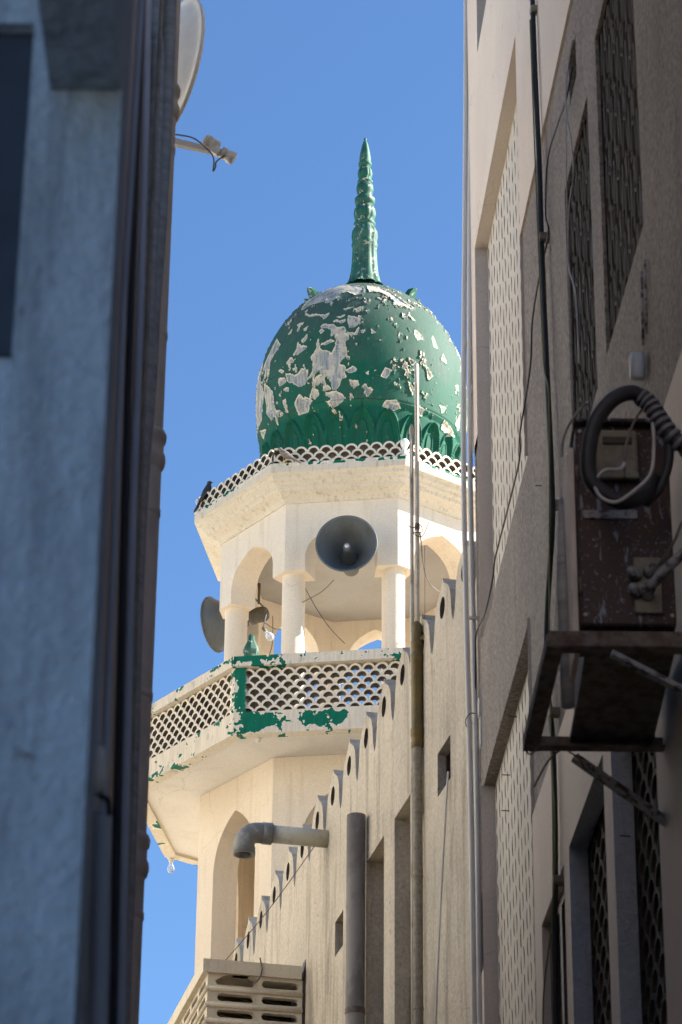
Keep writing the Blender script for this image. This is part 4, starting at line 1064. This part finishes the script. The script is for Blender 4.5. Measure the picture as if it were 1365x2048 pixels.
# upper windows: star / cross pattern breeze blocks
def xblocks(h, cell, d, depth, w=.022):
    b = MB()
    nu = int(math.ceil((h[1] - h[0]) / (cell * .6))); nz = int(math.ceil((h[3] - h[2]) / cell)); cu = (h[1] - h[0]) / nu; cz = (h[3] - h[2]) / nz
    def bar(p, q_):
        (u0, z0), (u1, z1) = p, q_; L_ = math.hypot(u1 - u0, z1 - z0); nx, nz_ = -(z1 - z0) / L_ * w / 2, (u1 - u0) / L_ * w / 2
        b.plate(FR, [(u0 + nx, z0 + nz_), (u1 + nx, z1 + nz_), (u1 - nx, z1 - nz_), (u0 - nx, z0 - nz_)], [], d - depth, d + random.uniform(-.0015, .0015), edge_m=1)
    for i in range(nu):
        for j in range(-1, nz):
            off = cz / 2 if i % 2 else 0
            a_, c_ = h[0] + i * cu, h[2] + j * cz + off
            P_ = lambda fu, fz: (a_ + cu * fu, min(max(c_ + cz * fz, h[2]), h[3]))
            segs = [((.0, 0), (.22, 1)), ((.5, 0), (.28, 1)), ((.5, 0), (.72, 1)), ((1, 0), (.78, 1)), ((.25, .62), (.25, 1)), ((.75, .30), (.75, .75)),
                    ((.10, .86), (.25, 1)), ((.40, .86), (.25, 1)), ((.60, .12), (.5, 0)), ((.40, .12), (.5, 0)), ((.12, .45), (.38, .55))]
            for (p_, q_) in segs:
                p2, q2 = P_(*p_), P_(*q_)
                if abs(p2[1] - q2[1]) < .004: continue
                bar(p2, q2)
    return b
for h in (A1, B1):
    xblocks(h, .30, -.016, .10, .0125).build('block_window', [M['brown_block'], M['brown_inner']], rb)
for h in (A2, B2):
    b = MB(); scale_lattice(b, FR, h[0] + .004, h[1] - .004, h[2], h[3], .150, th=.10, d0=-.16, d1=-.062, seg=12)
    b.build('block_window', [M['brown_block'], M['brown_inner']], rb)
b = MB(); b.add([FR(DW[0], -.05, DW[2]), FR(DW[1], -.05, DW[2]), FR(DW[1], -.05, DW[3]), FR(DW[0], -.05, DW[3])], [(0, 1, 2, 3)])
wo_ = b.build('window', M['dark_wood_shade'], rb)
b = MB()
for (ua, ub, za, zb) in ((DW[0], DW[0] + .05, DW[2], DW[3]), (DW[1] - .05, DW[1], DW[2], DW[3]), (DW[0] + .05, DW[1] - .05, DW[3] - .05, DW[3]), ((DW[0] + DW[1]) / 2 - .03, (DW[0] + DW[1]) / 2 + .03, DW[2], DW[3] - .05)):
    b.plate(FR, [(ua, za), (ub, za), (ub, zb), (ua, zb)], [], -.048, -.02)
b.build('frame', M['dark_wood_shade'], wo_)
for h in (UH, VH):
    MB().add([FR(h[0], -.12, h[2]), FR(h[1], -.12, h[2]), FR(h[1], -.12, h[3]), FR(h[0], -.12, h[3])], [(0, 1, 2, 3)]).build('vent_opening', M['dark_wood_shade'], rb)  # dark backing painted in for the shade inside each hole
# nails and rebar stubs left in the render
b = MB()
for (y_, z_) in ((10.95, 7.48), (12.3, 6.75), (12.35, 6.6), (10.9, 5.55), (9.1, 5.2), (12.0, 6.9)):
    p_ = FR(ry(y_), -.01, z_); b.tube([p_, p_ + RNn * .035 + Vector((0, 0, .001))], .0025, 6)
b.build('nail_stubs', M['rust'], rb)

# ------------------------------------------------------------------ cables on the right wall
def fr(y, z, d=.03): return tuple(FR(ry(y), d, z))
t = empty('power_cable', fr(10.6, 4.8, .03), 'thick black power cable clipped down the right wall from top to bottom', 'cable', 'cables on the right wall')
pts = [fr(10.62, 10.4, .03), fr(10.61, 9.64, .03), fr(10.58, 9.2, .03), fr(10.54, 8.8), fr(10.53, 8.37), fr(10.50, 8.0), fr(10.46, 7.6), fr(10.43, 7.3), fr(10.44, 7.04), fr(10.66, 6.75), fr(10.72, 6.5), fr(10.60, 6.18), fr(10.60, 5.8), fr(10.7, 5.3), fr(10.74, 4.8)]
def smooth(pts, k=6):
    pts = [Vector(p) for p in pts]; out = []
    for i in range(len(pts) - 1):
        p0, p1, p2, p3 = pts[max(i - 1, 0)], pts[i], pts[i + 1], pts[min(i + 2, len(pts) - 1)]
        for s_ in range(k):
            t_ = s_ / k
            out.append(.5 * ((2 * p1) + (p2 - p0) * t_ + (2 * p0 - 5 * p1 + 4 * p2 - p3) * t_ ** 2 + (3 * p1 - p0 - 3 * p2 + p3) * t_ ** 3))
    return out + [pts[-1]]
MB().tube(smooth(pts), .0115, 10).build('sheath', M['black_rubber'], t)
for (y_, z_) in ((10.61, 9.66), (10.52, 8.42), (10.44, 7.12), (10.60, 6.30), (10.62, 5.62)):
    c = FR(ry(y_), .02, z_)
    MB().box(c, (.045, .045, .032), Matrix.Rotation(-RAZ, 3, 'Z'), .004).build('clip', M['terminal'], t)
wire([fr(10.60, 9.6, .045), fr(10.56, 8.9, .045), fr(10.50, 8.2, .046), fr(10.42, 7.75, .05), fr(10.30, 7.55, .05), fr(10.32, 7.3, .05), fr(10.36, 7.12, .05), fr(10.5, 6.6, .045), fr(10.53, 6.15, .045), fr(10.50, 5.75, .045), fr(10.62, 5.45, .05), fr(10.9, 5.25, .05), fr(10.95, 4.9, .05)], .0035, M['yellow_wire'], 'thin green and yellow wire following the thick black cable', group='cables on the right wall')
wire([fr(9.66, 8.66, .01), fr(9.80, 8.60, .02), fr(10.05, 8.66, .02), fr(10.36, 8.70, .02), fr(10.46, 8.5, .02), fr(10.40, 8.36, .02), fr(10.75, 8.34, .02), fr(11.0, 8.30, .015), fr(11.08, 8.15, .015), fr(11.30, 8.08, .015), fr(11.5, 8.03, .015), fr(11.55, 7.92, .015), fr(12.1, 7.92, .015), fr(12.5, 7.93, .015), fr(12.62, 7.88, .015), fr(12.9, 7.84, .02), fr(13.3, 7.92, .02), fr(13.36, 7.80, .02), fr(13.40, 7.4, .02), fr(13.42, 6.6, .02)], .0042, M['black_rubber'], 'thin black cable wandering across the right wall and round the pierced screen', group='cables on the right wall')
wire([fr(9.64, 8.78, .01), fr(9.70, 8.62, .03), fr(9.66, 8.45, .04), fr(9.50, 8.2, .05), fr(9.46, 8.02, .05), fr(9.60, 7.95, .05), fr(9.66, 7.75, .05), fr(9.50, 7.5, .05), fr(9.48, 7.2, .05)], .0035, M['white_wire'], 'loose pale wire dangling from the small vent over the dark block window', group='cables on the right wall')
wire([fr(9.76, 8.7, .02), fr(9.78, 8.2, .03), fr(9.80, 7.6, .03), fr(9.80, 6.9, .03)], .0025, M['white_wire'], 'fine pale wire hanging straight in front of the dark block window', group='cables on the right wall')
# hooked strip on the rough wall
t = empty('lamp_bracket', fr(8.3, 6.55, .0), 'pale metal strip with a hooked foot fixed beside the upper block window', 'bracket')
b = MB(); 
for dy in (0, .07): b.tube([FR(ry(8.24 + dy), .012, 6.86), FR(ry(8.27 + dy), .012, 6.6)], .005, 8)
b.build('strip', M['rust_pale'], t)
b = MB(); b.lathe([(.0, -.03), (.022, -.03), (.026, 0), (.026, .05), (.02, .06), (0, .06)], FR(ry(8.36), .03, 6.545), 16, Vector((0, .25, -1))); b.tube([FR(ry(8.44), .02, 6.63), FR(ry(8.44), .035, 6.59), FR(ry(8.38), .035, 6.57)], .004, 8); b.build('hook', M['blue_pipe'], t)

# ------------------------------------------------------------------ conduits at the corner
for i, (dx, dy, lab) in enumerate(((0, .02, 'white conduit running down past the building corner, left one of the joined pair'), (.029, -.01, 'white conduit running down past the building corner, right one of the joined pair'))):
    t = empty('conduit', (.636 + dx, 13.4 + dy, 4.5), lab, 'conduit', 'paired conduits at the building corner')
    xs = [(.672, 13.0), (.668, 11.8), (.648, 10.6), (.634, 9.6), (.628, 8.8), (.634, 7.9), (.640, 7.2), (.640, 6.2), (.640, 4.5)]
    if i == 0: xs = [(x_ + (.006 * math.sin(z_ * 1.3))*.6, z_) for x_, z_ in xs]
    MB().tube(smooth([(x_ + dx - .003, 13.4 + dy, z_) for x_, z_ in xs]), .0138, 14).build('tube', M['conduit'], t)
    MB().lathe([(.0125, -.002), (.0155, 0), (.0155, .05), (.0125, .052)], (.636 + dx, 13.4 + dy, 9.62 - .3 * i), 14).build('coupling', M['conduit'], t)
jb = empty('junction_box', (.69, 13.3, 7.45), 'small white junction block wired to the conduits at the building corner', 'junction box')
MB().box((.693, 13.33, 7.53), (.040, .06, .09), None, .004).build('lid', M['white_plastic'], jb)
MB().box((.697, 13.33, 7.40), (.034, .055, .15), None, .003).build('body', M['conduit'], jb)
MB().tube(smooth([(.66, 13.37, 7.52), (.635, 13.34, 7.505), (.615, 13.36, 7.48), (.625, 13.42, 7.47), (.66, 13.42, 7.5)]), .003, 6).build('tie_wire', M['wire'], jb)
ck = MB(); ck.box((.668, 13.36, 8.03), (.06, .012, .014)); ck.box((.698, 13.36, 8.025), (.008, .02, .035)); tag(ck.build('pipe_clamp', M['galv']), 'small steel clamp holding the conduits level with the merlons', 'clamp')
wire([tuple(FM(uy(14.3), .04, 7.6)), tuple(FM(uy(14.5), .04, 6.8)), tuple(FM(uy(14.72), .04, 5.6))], .006, M['conduit'], 'thin grey cable leaving the conduits and dropping left on the mosque wall')
MBt = MB().tube([(.685, 13.42, 6.6), (.690, 13.41, 6.1), (.690, 13.40, 5.3)], .016, 12)
tag(MBt.build('short_pipe', M['conduit']), 'short white pipe end low down at the foot of the building corner', 'pipe')

# ------------------------------------------------------------------ meter cabinet on its iron shelf
cb = empty('meter_cabinet', (.82, 7.62, 5.24), 'dark maroon electricity cabinet spattered with white paint on an iron shelf', 'electrical cabinet')
b = MB(); b.box((.812, 7.60 + .11, 5.56), (.268, .22, .64), None, .006); b.box((.812, 7.60 + .10, 5.886), (.282, .26, .012), None, .003)
b.build('case', M['cabinet'], cb)
mt = MB(); mt.box((.792, 7.585, 5.775), (.122, .03, .155), None, .006); mt.box((.795, 7.568, 5.70), (.118, .012, .02), None, .003)
mo = mt.build('meter_box', M['terminal'], cb)
MB().box((.795, 7.567, 5.815), (.085, .006, .024), None, .002).build('display_window', M['dark_wood_shade'], mo)
b = MB(); b.box((.770, 7.596, 5.588), (.155, .006, .028), None, .002); b.build('label_strip', M['rust_pale'], cb)
b = MB(); b.box((.868, 7.592, 5.36), (.078, .014, .175), None, .003); tp = b.build('terminal_plate', M['terminal'], cb)
b = MB()
for (x_, z_) in ((.836, 5.385), (.838, 5.33), (.870, 5.395), (.862, 5.325)):
    b.lathe([(0, 0), (.018, 0), (.018, .015), (.012, .02), (.012, .045), (0, .047)], (x_, 7.585, z_), 12, Vector((-.5 if x_ < .85 else .3, -1, .1)))
b.tube(smooth([(.845, 7.56, 5.33), (.875, 7.53, 5.335), (.905, 7.5, 5.36), (.96, 7.46, 5.40)]), .015, 10)
b.build('cable_gland', M['rust_pale'], tp)
b = MB()
for x_ in (.690, .934):
    for z_ in (5.27, 5.86): b.lathe([(0, 0), (.006, 0), (.005, .004), (0, .005)], (x_, 7.599, z_), 10, Vector((0, -1, 0)))
b.build('screws', M['galv'], cb)
for z_ in (5.36, 5.72): MB().tube([(.679, 7.596, z_ - .025), (.679, 7.596, z_ + .025)], .006, 8).build('hinge', M['rust'], cb)
b = MB(); b.box((.667, 7.75, 5.50), (.016, .22, .66), None, .002); b.build('side_board', M['downpipe'], cb)
b = MB(); b.tube([(.655, 7.85, 5.1), (.652, 7.85, 5.5), (.655, 7.87, 5.78)], [.02, .022, .01], 10)
b.build('cable_bundle', M['lag'], cb)

sf = empty('iron_shelf', (.8, 7.95, 5.16), 'rusty angle iron shelf bracket carrying the cabinet, braced to the right wall', 'bracket')
def angle_bar(p, q, w=.04, t_=.005, upv=Vector((0, 0, 1)), name='bar', m=None, flip=1):
    p, q = Vector(p), Vector(q); ax = (q - p); L_ = ax.length; ax.normalize(); sd = ax.cross(upv).normalized() * flip; u_ = sd.cross(ax).normalized() * flip
    b = MB()
    for (o1, s1_, s2_) in ((u_ * (w / 2), sd * t_, u_ * w), (sd * (w / 2), sd * w, u_ * t_)):
        c = (p + q) / 2 + o1
        vs = [c + ax * (sx * L_ / 2) + s1_ * (sy * .5) + s2_ * (sz * .5) for sx in (-1, 1) for sy in (-1, 1) for sz in (-1, 1)]
        b.add(vs, [(0, 1, 3, 2), (4, 6, 7, 5), (0, 4, 5, 1), (2, 3, 7, 6), (0, 2, 6, 4), (1, 5, 7, 3)])
    return b.build(name, m or M['rust'], sf)
zs = 5.185
angle_bar((.583, 7.58, zs - .02), (1.02, 7.58, zs - .02), .045, name='front_bar', flip=-1)
angle_bar((.560, 8.32, zs - .02), (.98, 8.32, zs - .02), .045, name='rear_bar')
b = MB(); b.box(((.585 + .558) / 2 + .018, 7.95, zs - .018), (.045, .74, .012), Matrix.Rotation(R(1.9), 3, 'Z')); b.box(((.585 + .558) / 2 - .003, 7.95, zs - .002), (.006, .74, .04), Matrix.Rotation(R(1.9), 3, 'Z')); b.build('side_bar', M['rust'], sf)
angle_bar((.75, 7.57, zs - .06), (1.01, 7.64, zs - .17), .028, name='brace', m=M['rust_pale'])
angle_bar((.70, 8.33, zs - .05), (1.00, 8.36, zs - .265), .032, name='brace', m=M['rust_pale'])
b = MB(); b.box((.820, 7.965, zs + .014), (.25, .70, .02), None, .003); b.build('base_plate', M['rust'], sf)
b = MB(); b.box((.83, 8.10, zs + .10), (.24, .42, .15), None, .004); b.build('rear_box', M['rust'], sf)
# tie wires on the shelf
wire([(.60, 8.0, 5.19), (.565, 8.05, 5.15), (.55, 8.15, 5.11), (.57, 8.2, 5.10), (.60, 8.18, 5.14)], .003, M['rust'], 'bent tie wire looped round the left bar of the iron shelf', 'tie_wire', 'wire', 'tie wires on the shelf')
wire([(.67, 8.32, 5.17), (.63, 8.33, 5.135), (.60, 8.33, 5.08), (.585, 8.33, 5.05)], .003, M['rust'], 'tie wire end pointing down left below the iron shelf', 'tie_wire', 'wire', 'tie wires on the shelf')
wire([(.68, 8.32, 5.17), (.72, 8.3, 5.13), (.735, 8.3, 5.10)], .003, M['rust'], 'short tie wire end pointing down right below the iron shelf', 'tie_wire', 'wire', 'tie wires on the shelf')
# thick looping cables
t = empty('cable_loop', (.80, 7.48, 5.5), 'thick black cable looped in front of the cabinet and wrapped with grey tape', 'cable')
loop = [(.885, 7.50, 5.66), (.862, 7.47, 5.59), (.80, 7.45, 5.552), (.742, 7.44, 5.57), (.70, 7.43, 5.62), (.70, 7.42, 5.71), (.725, 7.42, 5.80), (.775, 7.42, 5.868), (.83, 7.43, 5.895), (.865, 7.44, 5.875)]
MB().tube(smooth(loop), .0225, 16).build('sheath', M['black_rubber'], t)
tp_ = [(.850, 7.44, 5.890), (.880, 7.44, 5.862), (.905, 7.44, 5.815), (.935, 7.44, 5.765), (.985, 7.45, 5.72), (1.04, 7.45, 5.70)]
sp = smooth(tp_, 10); MB().tube(sp, [.024 + .003 * math.sin(i * 1.5) for i in range(len(sp))], 16).build('wrapped_end', M['black_rubber'], t)
for i in range(2, len(sp) - 12, 4):
    MB().tube([sp[i], sp[i + 1], sp[i + 2]], .0275, 14, cap=True).build('tape_band', M['tape'], t)
wire([(.925, 7.45, 5.80), (.93, 7.46, 5.70), (.905, 7.48, 5.62), (.86, 7.49, 5.565)], .013, M['black_rubber'], 'second black cable falling from the taped joint behind the loop', n=12)
wire([(.80, 7.44, 5.67), (.785, 7.43, 5.645), (.74, 7.42, 5.635), (.712, 7.42, 5.595), (.728, 7.42, 5.55), (.77, 7.42, 5.535), (.82, 7.42, 5.57), (.87, 7.43, 5.63), (.885, 7.44, 5.72), (.885, 7.44, 5.82)], .0055, M['white_wire'], 'thin pale cable looping out of the meter and up to the taped joint', n=8)
wire([(.80, 7.45, 5.63), (.805, 7.44, 5.72), (.83, 7.44, 5.80), (.86, 7.46, 5.86)], .004, M['wire'], 'thin dark wire rising from the meter to the taped joint')
wire([(.89, 7.56, 5.40), (.93, 7.5, 5.44), (.96, 7.46, 5.50), (1.0, 7.45, 5.56)], .0045, M['wire'], 'thin grey wire rising right from the terminal plate')
wire([(.648, 7.75, 5.86), (.652, 7.72, 5.90), (.668, 7.68, 5.93), (.695, 7.64, 5.955), (.715, 7.6, 5.96)], .004, M['white_wire'], 'stiff pale wire poking out beyond the top left of the cabinet')

# ================================================================== LEFT BUILDING
lb_ = empty('left_building', (-1.0, 6.0, 0), 'bluish shaded building close on the left with pipes along its edge', 'building')
def xw(y): return -.165 - .062 * y
b = MB(); HT = 10.5
pl = [(xw(3.05), 3.05), (xw(9.35), 9.35), (-5.5, 9.35), (-5.5, 3.05)]
b.add([(x, y, 0) for x, y in pl] + [(x, y, HT) for x, y in pl], [(0, 1, 5, 4), (1, 2, 6, 5), (2, 3, 7, 6), (3, 0, 4, 7), (4, 5, 6, 7)])
b.build('alley_wall', M['brown_wall'], lb_)
# near pier facing the camera
def FL(u, d, z): return Vector((u, 3.0 - d, z))      # d towards the camera
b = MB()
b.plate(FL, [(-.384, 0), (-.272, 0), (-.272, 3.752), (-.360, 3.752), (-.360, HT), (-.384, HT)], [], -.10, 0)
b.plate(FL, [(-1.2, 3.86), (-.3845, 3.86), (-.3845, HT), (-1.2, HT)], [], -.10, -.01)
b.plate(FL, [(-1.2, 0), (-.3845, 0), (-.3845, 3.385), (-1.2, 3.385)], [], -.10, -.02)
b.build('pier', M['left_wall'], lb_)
b = MB(); b.plate(FL, [(-1.2, 3.385), (-.3845, 3.385), (-.3845, 3.86), (-1.2, 3.86)], [], -.10, -.03); wo_ = b.build('window', M['shutter'], lb_)
b = MB(); b.plate(FL, [(-1.2, 3.3855), (-.3855, 3.3855), (-.3855, 3.395), (-1.2, 3.395)], [], -.029, -.015); b.build('frame', M['shutter'], wo_)
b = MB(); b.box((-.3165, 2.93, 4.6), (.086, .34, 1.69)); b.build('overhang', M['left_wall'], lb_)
# pipes along it
t = empty('downpipe', (-.665, 9.0, 0), 'beige downpipe with ringed collars forming the right edge of the left building', 'pipe')
MB().lathe([(.054, 0), (.054, 9.6)], (-.668, 9.0, 0), 28).build('tube', M['downpipe'], t)
for z_ in (8.03, 6.58, 5.10):
    b = MB(); b.lathe([(.054, z_ - .10), (.062, z_ - .09), (.067, z_ - .07), (.066, z_ - .05), (.059, z_ - .035), (.059, z_ + .0), (.066, z_ + .01), (.068, z_ + .03), (.062, z_ + .045), (.054, z_ + .05)], (-.668, 9.0, 0), 28); b.build('collar', M['downpipe'], t)
for z_ in (7.78, 7.0, 6.30, 5.62, 4.86):
    b = MB(); b.lathe([(.054, z_), (.057, z_ + .003), (.057, z_ + .025), (.054, z_ + .028)], (-.668, 9.0, 0), 28); b.build('collar', M['downpipe'], t)
b = MB(); pp = [(5.31, .0), (5.36, .5), (5.40, .2), (5.43, .8), (5.46, .45), (5.50, .75), (5.52, .3), (5.56, .12), (5.60, -.1), (5.58, -.35), (5.50, -.3), (5.42, -.38), (5.34, -.2)]
vs = [(-.668 + .0555 * math.sin(-.25 + a_ * .9), 9.0 - .0555 * math.cos(-.25 + a_ * .9), z_) for z_, a_ in pp]; c0 = (-.668 + .0558 * math.sin(-.2), 9.0 - .0558 * math.cos(-.2), 5.45)
b.add([c0] + vs, [(0, i + 1, (i + 1) % len(vs) + 1) for i in range(len(vs))]); b.build('flaked_patch', M['dark_wood_shade'], t)
def lpx(y, az): return math.tan(R(az)) * y
# lagged pipes; azimuths measured on the photograph
wl = lambda pts, r, nm, m, lab, n=14: tag(MB().tube(smooth(pts), r, n).build(nm, m), lab, 'pipe')
def lagged(pts, r, lab):
    t = empty('lagged_pipe', tuple(pts[-1]), lab, 'pipe', 'tape wrapped pipes at the left edge')
    sp = smooth(pts, 14)
    b = MB(); b.tube(sp, [r * (1 + .05 * ((i * .37) % 1.0)) for i in range(len(sp))], 16, jit=.05); b.build('lagging', M['lag'], t)
    return t
lagged([(-.578, 7.2, 7.6), (-.572, 7.2, 7.1), (-.552, 7.2, 6.86), (-.546, 7.2, 6.385), (-.546, 7.2, 6.015), (-.545, 7.2, 5.724), (-.548, 7.2, 5.41), (-.545, 7.2, 5.03), (-.537, 7.2, 4.53), (-.530, 7.2, 3.4)], .020, 'dark tape wrapped pipe nearest the pale conduit at the left edge')
lagged([(-.568, 7.8, 8.2), (-.566, 7.8, 7.55), (-.564, 7.8, 7.26), (-.565, 7.8, 6.97), (-.569, 7.8, 6.64), (-.576, 7.8, 6.38), (-.578, 7.8, 6.14), (-.588, 7.8, 5.81), (-.590, 7.8, 5.40), (-.585, 7.8, 4.63), (-.58, 7.8, 3.6)], .021, 'ribbed tape wrapped pipe next to the beige downpipe')
wl([(-.438, 5.3, 6.2), (-.433, 5.3, 5.645), (-.425, 5.3, 5.25), (-.420, 5.3, 4.87), (-.415, 5.3, 4.38), (-.408, 5.3, 3.97), (-.392, 5.3, 3.2)], .0085, 'conduit', M['blue_pipe'], 'slim grey conduit between the dark cable and the wrapped pipes on the left')
wl([(-.416, 4.9, 5.8), (-.413, 4.9, 5.34), (-.408, 4.9, 4.86), (-.404, 4.9, 4.49), (-.399, 4.9, 4.17), (-.392, 4.9, 3.79), (-.374, 4.9, 3.0)], .0075, 'cable', M['black_rubber'], 'dark cable running down the left building beside the slim conduit')
wl([(-.330, 3.75, 4.9), (-.333, 3.75, 4.46), (-.335, 3.75, 4.1), (-.337, 3.75, 3.75), (-.336, 3.75, 3.56), (-.330, 3.75, 3.2), (-.322, 3.75, 2.6)], .0070, 'conduit', M['blue_pipe'], 'blurred pale conduit nearest the pier of the left building')
wl([(-.298, 3.35, 4.4), (-.301, 3.35, 3.98), (-.303, 3.35, 3.75), (-.308, 3.35, 3.5), (-.311, 3.35, 3.3), (-.312, 3.35, 3.0), (-.308, 3.35, 2.5)], .006, 'cable', M['brown_wall'], 'thin dusty cable along the right edge of the near pier')
wl([(-.352, 4.2, 5.2), (-.356, 4.2, 4.7), (-.360, 4.2, 4.2), (-.357, 4.2, 3.8), (-.352, 4.2, 3.3), (-.345, 4.2, 2.8)], .006, 'conduit', M['blue_pipe'], 'second blurred pale conduit a little further along the left building')
wl([(-.474, 6.3, 7.2), (-.478, 6.3, 6.5), (-.480, 6.3, 5.8), (-.478, 6.3, 5.0), (-.470, 6.3, 4.2), (-.462, 6.3, 3.2)], .006, 'cable', M['terminal'], 'thin brown cable just left of the tape wrapped pipes')
t = empty('pipe_tap', (-.312, 3.68, 3.1), 'blurred white valve with a black hose bend low on the left building', 'tap')
MB().lathe([(0, -.03), (.009, -.028), (.012, 0), (.009, .02), (.006, .04), (0, .042)], (-.318, 3.68, 3.135), 14).build('valve', M['white_plastic'], t)
MB().tube(smooth([(-.316, 3.68, 3.11), (-.310, 3.67, 3.10), (-.303, 3.67, 3.095), (-.300, 3.67, 3.075)]), .004, 10).build('hose', M['black_rubber'], t)
MB().tube(smooth([(-.312, 3.7, 3.09), (-.308, 3.7, 2.95), (-.304, 3.7, 2.8), (-.300, 3.7, 2.3)]), .0125, 14).build('pipe', M['blue_pipe'], t)

# ------------------------------------------------------------------ satellite dish
ds = empty('satellite_dish', (-.80, 11.0, 8.6), 'cream satellite dish with twin receivers jutting into the sky from the left building', 'satellite dish')
n = Vector((.86, .42, -.02)).normalized(); ctr = Vector((-.768, 11.0, 9.60)); rad = .325
q = n.to_track_quat('Z', 'Y').to_matrix()
b = MB()
prof = [(rad * i / 14, .085 * (i / 14) ** 2 - .085) for i in range(15)]
prof = prof + [(rad + .008, .004), (rad + .016, -.004), (rad + .014, -.016), (rad + .004, -.012)] + [(rad * i / 14 - .001, .085 * (i / 14) ** 2 - .091) for i in range(13, -1, -1)]
b.lathe(prof, ctr, 64, n); b.build('reflector', M['dish'], ds)
lnb = Vector((-.562, 11.0, 9.165))
st = Vector((-.80, 10.98, 9.215))
b = MB()
axd = (lnb - st).normalized(); sd = Vector((0, 1, 0)); uu = axd.cross(sd).normalized()
vs = []
for p_, s_ in ((st, .017), (lnb + axd * -.02, .012)):
    vs += [p_ + sd * .012 + uu * s_, p_ - sd * .012 + uu * s_, p_ - sd * .012 - uu * s_, p_ + sd * .012 - uu * s_]
b.add(vs, [(0, 1, 2, 3), (4, 7, 6, 5), (0, 4, 5, 1), (1, 5, 6, 2), (2, 6, 7, 3), (3, 7, 4, 0)]); b.build('arm', M['white_plastic'], ds)
b = MB()
ax1 = Vector((-.62, -.1, -.60)).normalized(); sdl = Vector((.62, 0, -.62)).normalized()
for o2 in (-1, 1):
    c = lnb + Vector((.010, 0, .014)) + Vector((.034 * o2, 0, -.030 * o2))
    b.lathe([(0, -.030), (.026, -.029), (.028, -.008), (.023, -.005), (.023, .004), (.029, .008), (.030, .030), (.027, .035), (0, .036)], c, 20, Vector((-.72, .1, .55)) if o2 < 0 else Vector((.85, .1, -.50)))
b.box(lnb + Vector((-.004, -.02, -.008)), (.04, .03, .035), Matrix.Rotation(R(35), 3, 'Y'), .004)
b.build('receiver', M['white_plastic'], ds)
b = MB(); b.tube(smooth([st + Vector((0, -.03, .012)), st + Vector((.07, -.03, .005)), st + Vector((.14, -.03, -.015)), lnb + Vector((-.03, -.03, -.02)), lnb + Vector((-.012, -.03, -.065)), lnb + Vector((-.014, -.03, -.12)), lnb + Vector((-.004, -.03, -.10)), lnb + Vector((0, -.03, -.07)), lnb + Vector((.035, -.02, -.03))]), .0035, 8)
b.build('cable', M['wire'], ds)
b = MB(); b.tube([(-1.05, 11.1, 9.0), (-1.05, 11.1, 9.6)], .025, 12); b.tube([(-1.05, 11.1, 9.5), tuple(ctr - n * .09)], .02, 10); b.tube([(-1.05, 11.1, 9.1), (-1.6, 10.9, 9.1), (-1.6, 9.3, 9.1)], .025, 10); b.tube([tuple(ctr - Vector((0, 0, .37))), tuple(st)], .012, 8); b.build('mast', M['galv'], ds)

# ------------------------------------------------------------------ unseen added houses on the left: a light blocker and a bounce wall
nl = empty('low_shade_house', (-2.2, 12.5, 0), 'unseen low house added on the left to darken the lower alley', 'building')
b = MB(); pl = [(-.80, 9.45), (-1.38, 16.5), (-4.2, 16.5), (-4.2, 9.45)]  # added light blocker, hidden behind the near building
b.add([(x, y, 0) for x, y in pl] + [(x, y, 6.85) for x, y in pl], [(0, 1, 5, 4), (1, 2, 6, 5), (2, 3, 7, 6), (3, 0, 4, 7), (4, 5, 6, 7)]); b.build('wall', M['brown_wall'], nl)
nh = empty('house', (-7, 20, 0), 'unseen pale house added on the left to bounce warm sunlight', 'building')
def boxm(x0, x1, y0, y1, z0, z1, m, name, par):
    b = MB(); b.box(((x0 + x1) / 2, (y0 + y1) / 2, (z0 + z1) / 2), (x1 - x0, y1 - y0, z1 - z0)); return b.build(name, m, par)
boxm(-12, -5.2, 12, 34, 0, 13, M['house'], 'wall', nh)  # added reflector, warms the minaret and the mosque wall
for j in range(4):
    for i in range(6):
        boxm(-5.2, -5.14, 13.5 + i * 3.4, 14.7 + i * 3.4, 1.2 + j * 3.1, 2.6 + j * 3.1, M['glass'], 'window', nh)
